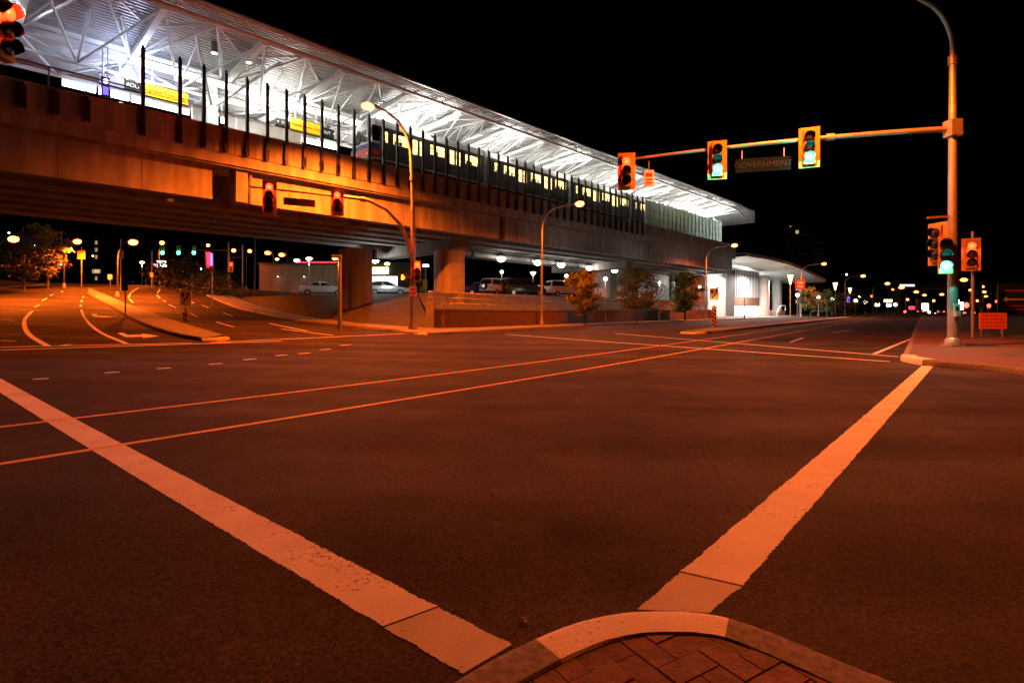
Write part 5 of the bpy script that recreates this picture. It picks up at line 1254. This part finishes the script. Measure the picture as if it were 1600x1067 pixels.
# dark apartment towers with a few lit flats
def tower(px0, px1, pyt, Y, label, lit, seed, rows_=None):
    rnd = random.Random(seed); x0, x1 = X(px0,Y), X(px1,Y); z1 = CAM_H+(487-pyt)/850*Y
    t = thing('apartment_tower', label, 'building', ((x0+x1)/2, Y, -1)); w_ = x1-x0; H_ = z1+1
    MB().box(-w_/2,w_/2,0,14,0,H_).build('wall', M['facade_dark'], t); MB().box(-w_/4,w_/4,3,9,H_,H_+2.5).build('plant_room', M['facade_dark'], t)
    nx = max(3, int(w_/2.6)); nz = int(H_/2.9)
    for j in range(1, nz):
        MB().box(-w_/2-.1,w_/2+.1,-.35,-.01,j*2.9-.15,j*2.9).build('balcony_slab', M['facade_grey'], t)
    wf = None
    for j in range(1, nz):
        for i in range(nx):
            if H_-j*2.9 < 2.2: continue
            on = rnd.random() < lit; x = -w_/2+(i+.5)*w_/nx
            o = MB().box(-.7,.7,-.06,-.005,.5,2.0).build('window', E['apt'] if on else M['window_dark'], t) if wf is None or on else wf.copy()
            if not on and wf is not None: COL.objects.link(o); o.parent = t
            if not on and wf is None: wf = o
            o.location = (x, 0, j*2.9)
tower(1196, 1226, 358, 260, 'dark apartment tower just right of the canopy tip', .03, 4); tower(1229, 1262, 350, 250, 'dark apartment tower with a few lit windows, tallest of the pair', .06, 9); tower(1265, 1288, 372, 280, 'lower dark apartment block behind the far sodium lamp', .05, 13)
tower(145, 156, 372, 220, 'narrow dark tower with reddish windows at the far left', .25, 21)
# footbridge with lit windows across the far road
Yb = 210; t = thing('footbridge', 'distant footbridge with small lit windows on a pale pillar', 'bridge', (X(1425,Yb), Yb, 0))
zt_ = CAM_H+(487-446)/850*Yb; MB().box(-5.5,16,0,3,zt_-1.3,zt_+.8).build('span', M['facade_dark'], t); MB().box(-5.2,-3.9,.5,2.5,-1,zt_-1.3).build('pillar', M['facade_grey'], t)
for k in range(5): MB().box(-4.6+1.15*k,-3.8+1.15*k,-.06,0,zt_-.3,zt_+.3).build('window', E['shopwin'], t)
# bright far shop fronts and signs along the wide road
k = 0
for px, py, w_, h_, Y_, mt, lb_ in ((1388,470,12,4,230,'shop','orange lit shop sign before the footbridge pillar'),(1389,477,6,5,225,'tvwhite','pale green lit board under the orange shop sign'),(1371,476,7,5,240,'shop','small yellow lit sign left of the orange shop sign'),(1425,481,9,5,240,'neon','red lit shop sign right of the footbridge pillar'),(1436,476,6,18,220,'board','tall orange lit pillar right of the red shop sign'),(1446,480,10,12,230,'shopwin','bright white lit shop window in the far distance'),(1326,468,4,9,180,'neonblue','small blue lit sign among the far globe lamps'),(1502,478,7,12,150,'shopwin','white lit panel right of the corner pole'),(1405,466,3,4,230,'violet','tiny violet sign by the footbridge pillar')):
    P_ = at(px, py, Y_); f = thing('lit_sign', lb_, 'sign', P_, 0, 'lit signs far along the wide road'); a = w_/850*Y_/2; c = h_/850*Y_/2
    MB().box(-a,a,0,.3,-c,c).build('panel', M['board'] if mt == 'board' else E[mt], f); MB().box(-.15,.15,.3,.6,min(-c-.3, g(P_.x,P_.y)-P_.z-.2),c).build('post', M['facade_dark'], f)
# tiny far lights
for px, py, Y_, mt, lb_ in ((1323,429,260,'tvwhite','tiny bluish point of light in the sky right of the station'),(1235,354,249,'apt','warm point of light on top of the dark tower'),(14,364,150,'tvwhite','tiny white light above the far left sodium lamp'),(55,384,160,'tvwhite','tiny white light under the far left signal arm'),(111,388,160,'yellowlamp','yellow green lit sign right of the hanging green signal'),(145,400,160,'yellowlamp','small yellow light right of the yellow boards'),(86,394,160,'neonblue','small blue light left of the yellow green sign'),(314,420,150,'tvwhite','tiny white light under the right green signal')):
    P_ = at(px, py, Y_); f = thing('distant_light', lb_, 'lamp', P_); MB().ball((0,0,0), .0024*Y_*(.45 if mt == 'apt' else .6)).build('lens', E[mt], f); MB().cyl((0,.3,min(-1.0, g(P_.x,P_.y)-P_.z)),(0,.3,.1), .06, seg=6).build('post', M['black'], f)
# ------------------------------------------------------------------ station entrance under the end of the viaduct
en = thing('station_entrance', 'brightly lit station entrance with glass front, white columns and a curved canopy', 'building', VO, VANG)
def pxs(px, m): return VS(px, m)
m0 = 6.0
def zpy(py, s, m): return CAM_H+(HOR-py)/FPX*VW(s, m).y
sA, sB, sC, sD = pxs(1100,m0), pxs(1147,m0), pxs(1186,m0), pxs(1190,m0)
gz = .2
MB().box(sA, pxs(1134,m0), m0, m0+.5, gz, ZB-.3).build('pale_wall', M['pale_wall'], en)
MB().box(pxs(1134,m0)+.05, pxs(1147,m0), m0-.1, m0+.6, gz, ZB+1.2).build('corner_post', M['facade_dark'], en)
MB().box(pxs(930,m0+5), sA, m0+5, m0+5.5, gz, ZB-.1).build('rear_wall', M['pale_wall'], en)
for px in (957, 990, 1048, 1064):
    s_ = pxs(px, m0+5); MB().box(s_-.5, s_+.5, m0+4.6, m0+5, gz, ZB-.1).build('buttress', M['concrete_dark'], en)
for k in range(4):
    a = sB+(sC-sB)*k/4; c = sB+(sC-sB)*(k+1)/4
    MB().box(a+.05, c-.05, m0+.1, m0+.14, 4.1, 9.0).build('glass_pane', M['clear'], en)
    MB().box(a+.15, c-.15, m0+.02, m0+.08, gz+.1, 2.4).build('door', E['door'], en)
mu = MB()
n = 16
for k in range(n+1): x = sB+(sC-sB)*k/n; mu.box(x-.05, x+.05, m0, m0+.2, 4.0, 9.2)
mu.build('mullion', M['white_steel'], en)
MB().box(sB, sC, m0-.1, m0+.1, 2.5, 4.0).build('lintel', mat('brown_lintel', (.2,.13,.08), .6), en)
MB().box(sB, sC+6, m0+5, m0+5.3, gz, 9).build('back_wall', M['pale_wall'], en)
for px, w_ in ((1194,15),(1214,14)):
    s_ = pxs(px, 5.0 if px < 1200 else 7.0); m_ = 5.0 if px < 1200 else 7.0; Yq = VW(s_, m_).y
    MB().cyl((s_, m_, gz-.2), (s_, m_, 8.3), w_/850*Yq/2, seg=20).build('column', M['pale_wall'], en, smooth_=True)
s1, s2 = S1+.3, pxs(1262, 2)
rows = []
for z_o in (0, .5):
    for m_ in (-1.5, 2, 6, 11): rows.append([(s1+(s2-s1)*q, m_, 9.6+z_o-2.1*q+.9*math.sin(math.pi*q)*1.0) for q in lin(0, 1, 10)])
MB().rows(rows[:4]).rows(rows[4:]).rows([rows[0], rows[4]]).rows([rows[3], rows[7]]).build('canopy', M['white_steel'], en, smooth_=True)
for q in (.15, .4, .65):
    s_ = s1+(s2-s1)*q; light(en, 'AREA', (s_, 3.5, 8.2+.6*math.sin(math.pi*q)-2*q), 2800, (1,.95,.9), .8); light(en, 'POINT', (s_, m0+3, 6.5), 900, (.9,1,.97), .3)
for px, m_ in ((1125, m0-.6), (1098, m0-.6)):
    s_ = pxs(px, m_); f = thing('wall_lamp', 'wall lamp washing the pale wall, '+('nearer the glass entrance' if px > 1110 else 'further from the glass entrance'), 'lamp', VW(s_, m_, 5.4), VANG, 'wall lamps by the station entrance')
    MB().box(-.25,.25,0,.55,-.1,.12).build('housing', M['galv'], f); MB().ball((0,.1,.16), .2).build('lens', E['white'], f); light(f, 'POINT', (0,-.1,.45), 420, (1,.93,.84), .15)
rl = MB()
for k in range(6):
    a = VW(pxs(1205, 3), 3); s_ = pxs(1206, 3)
st_ = thing('entrance_stair', 'concrete stair with pale handrails right of the white station columns', 'stairs', VW(pxs(1222, 3), 3, .25), VANG)
for k in range(8): MB().box(-1.6+.3*k-1.5, 2.0, 0, 3.2, .17*k, .17*k+.168).build('step', M['walk'], st_)
for m_ in (0, 3.2): MB().tube([(-3.2,m_,1.0),(-.9,m_,2.3),(2,m_,2.3)], .05, 6).tube([(-3.2,m_,0),(-3.2,m_,1.0)], .05, 6).tube([(2,m_,1.2),(2,m_,2.3)], .05, 6).build('handrail', M['white_steel'], st_)


for px, Y_, c_, lb_ in ((1513,96,'dark','dark car with red tail lamps queued right of the corner pole'),(1470,150,'grey','distant car with red tail lamps just left of the corner pole'),(1438,170,'dark','distant dark car with red tail lamps near the footbridge')):
    x = X(px, Y_); t = car(Vector((x, Y_, g(x, Y_)+.02)), math.atan2(.797, .603), CM[c_], lb_, 'sedan', 'cars waiting down the wide road')
    for sgn in (-1, 1): MB().ball((-2.36, sgn*.62, .82), .05, .2, .12).build('lit_tail_light', E['red_far'], t, smooth_=True)
for px, py, Y_, mt, lb_ in ((1395,452,240,'sodium_far','small sodium point left of the footbridge windows'),(1418,468,230,'sodium_far','small sodium point under the footbridge windows'),(1459,470,240,'sodium_far','small sodium point left of the corner pole at mid height'),(1452,488,235,'white','white headlamp point at the end of the wide road'),(1461,491,230,'white','second white headlamp point at the end of the wide road'),(1497,470,220,'white','white point of light touching the corner pole'),(1527,470,200,'sodium_far','orange point of light right of the thin signal post'),(1536,448,210,'sodium_far','orange point of light above the direction board'),(1362,463,200,'sodium_far','orange point among the globe lamps'),(1343,464,190,'yellowlamp','yellow point among the globe lamps'),(1557,471,180,'red_far','red point of light left of the direction board'),(1414,487,225,'red_far','red point of light low beside the footbridge pillar')):
    P_ = at(px, py, Y_); f = thing('distant_light', lb_, 'lamp', P_); MB().ball((0,0,0), .0021*Y_).build('lens', E[mt], f, smooth_=True); MB().cyl((0,.5,min(-1.0, g(P_.x,P_.y)-P_.z)),(0,.5,.1), .06, seg=6).build('post', M['black'], f)
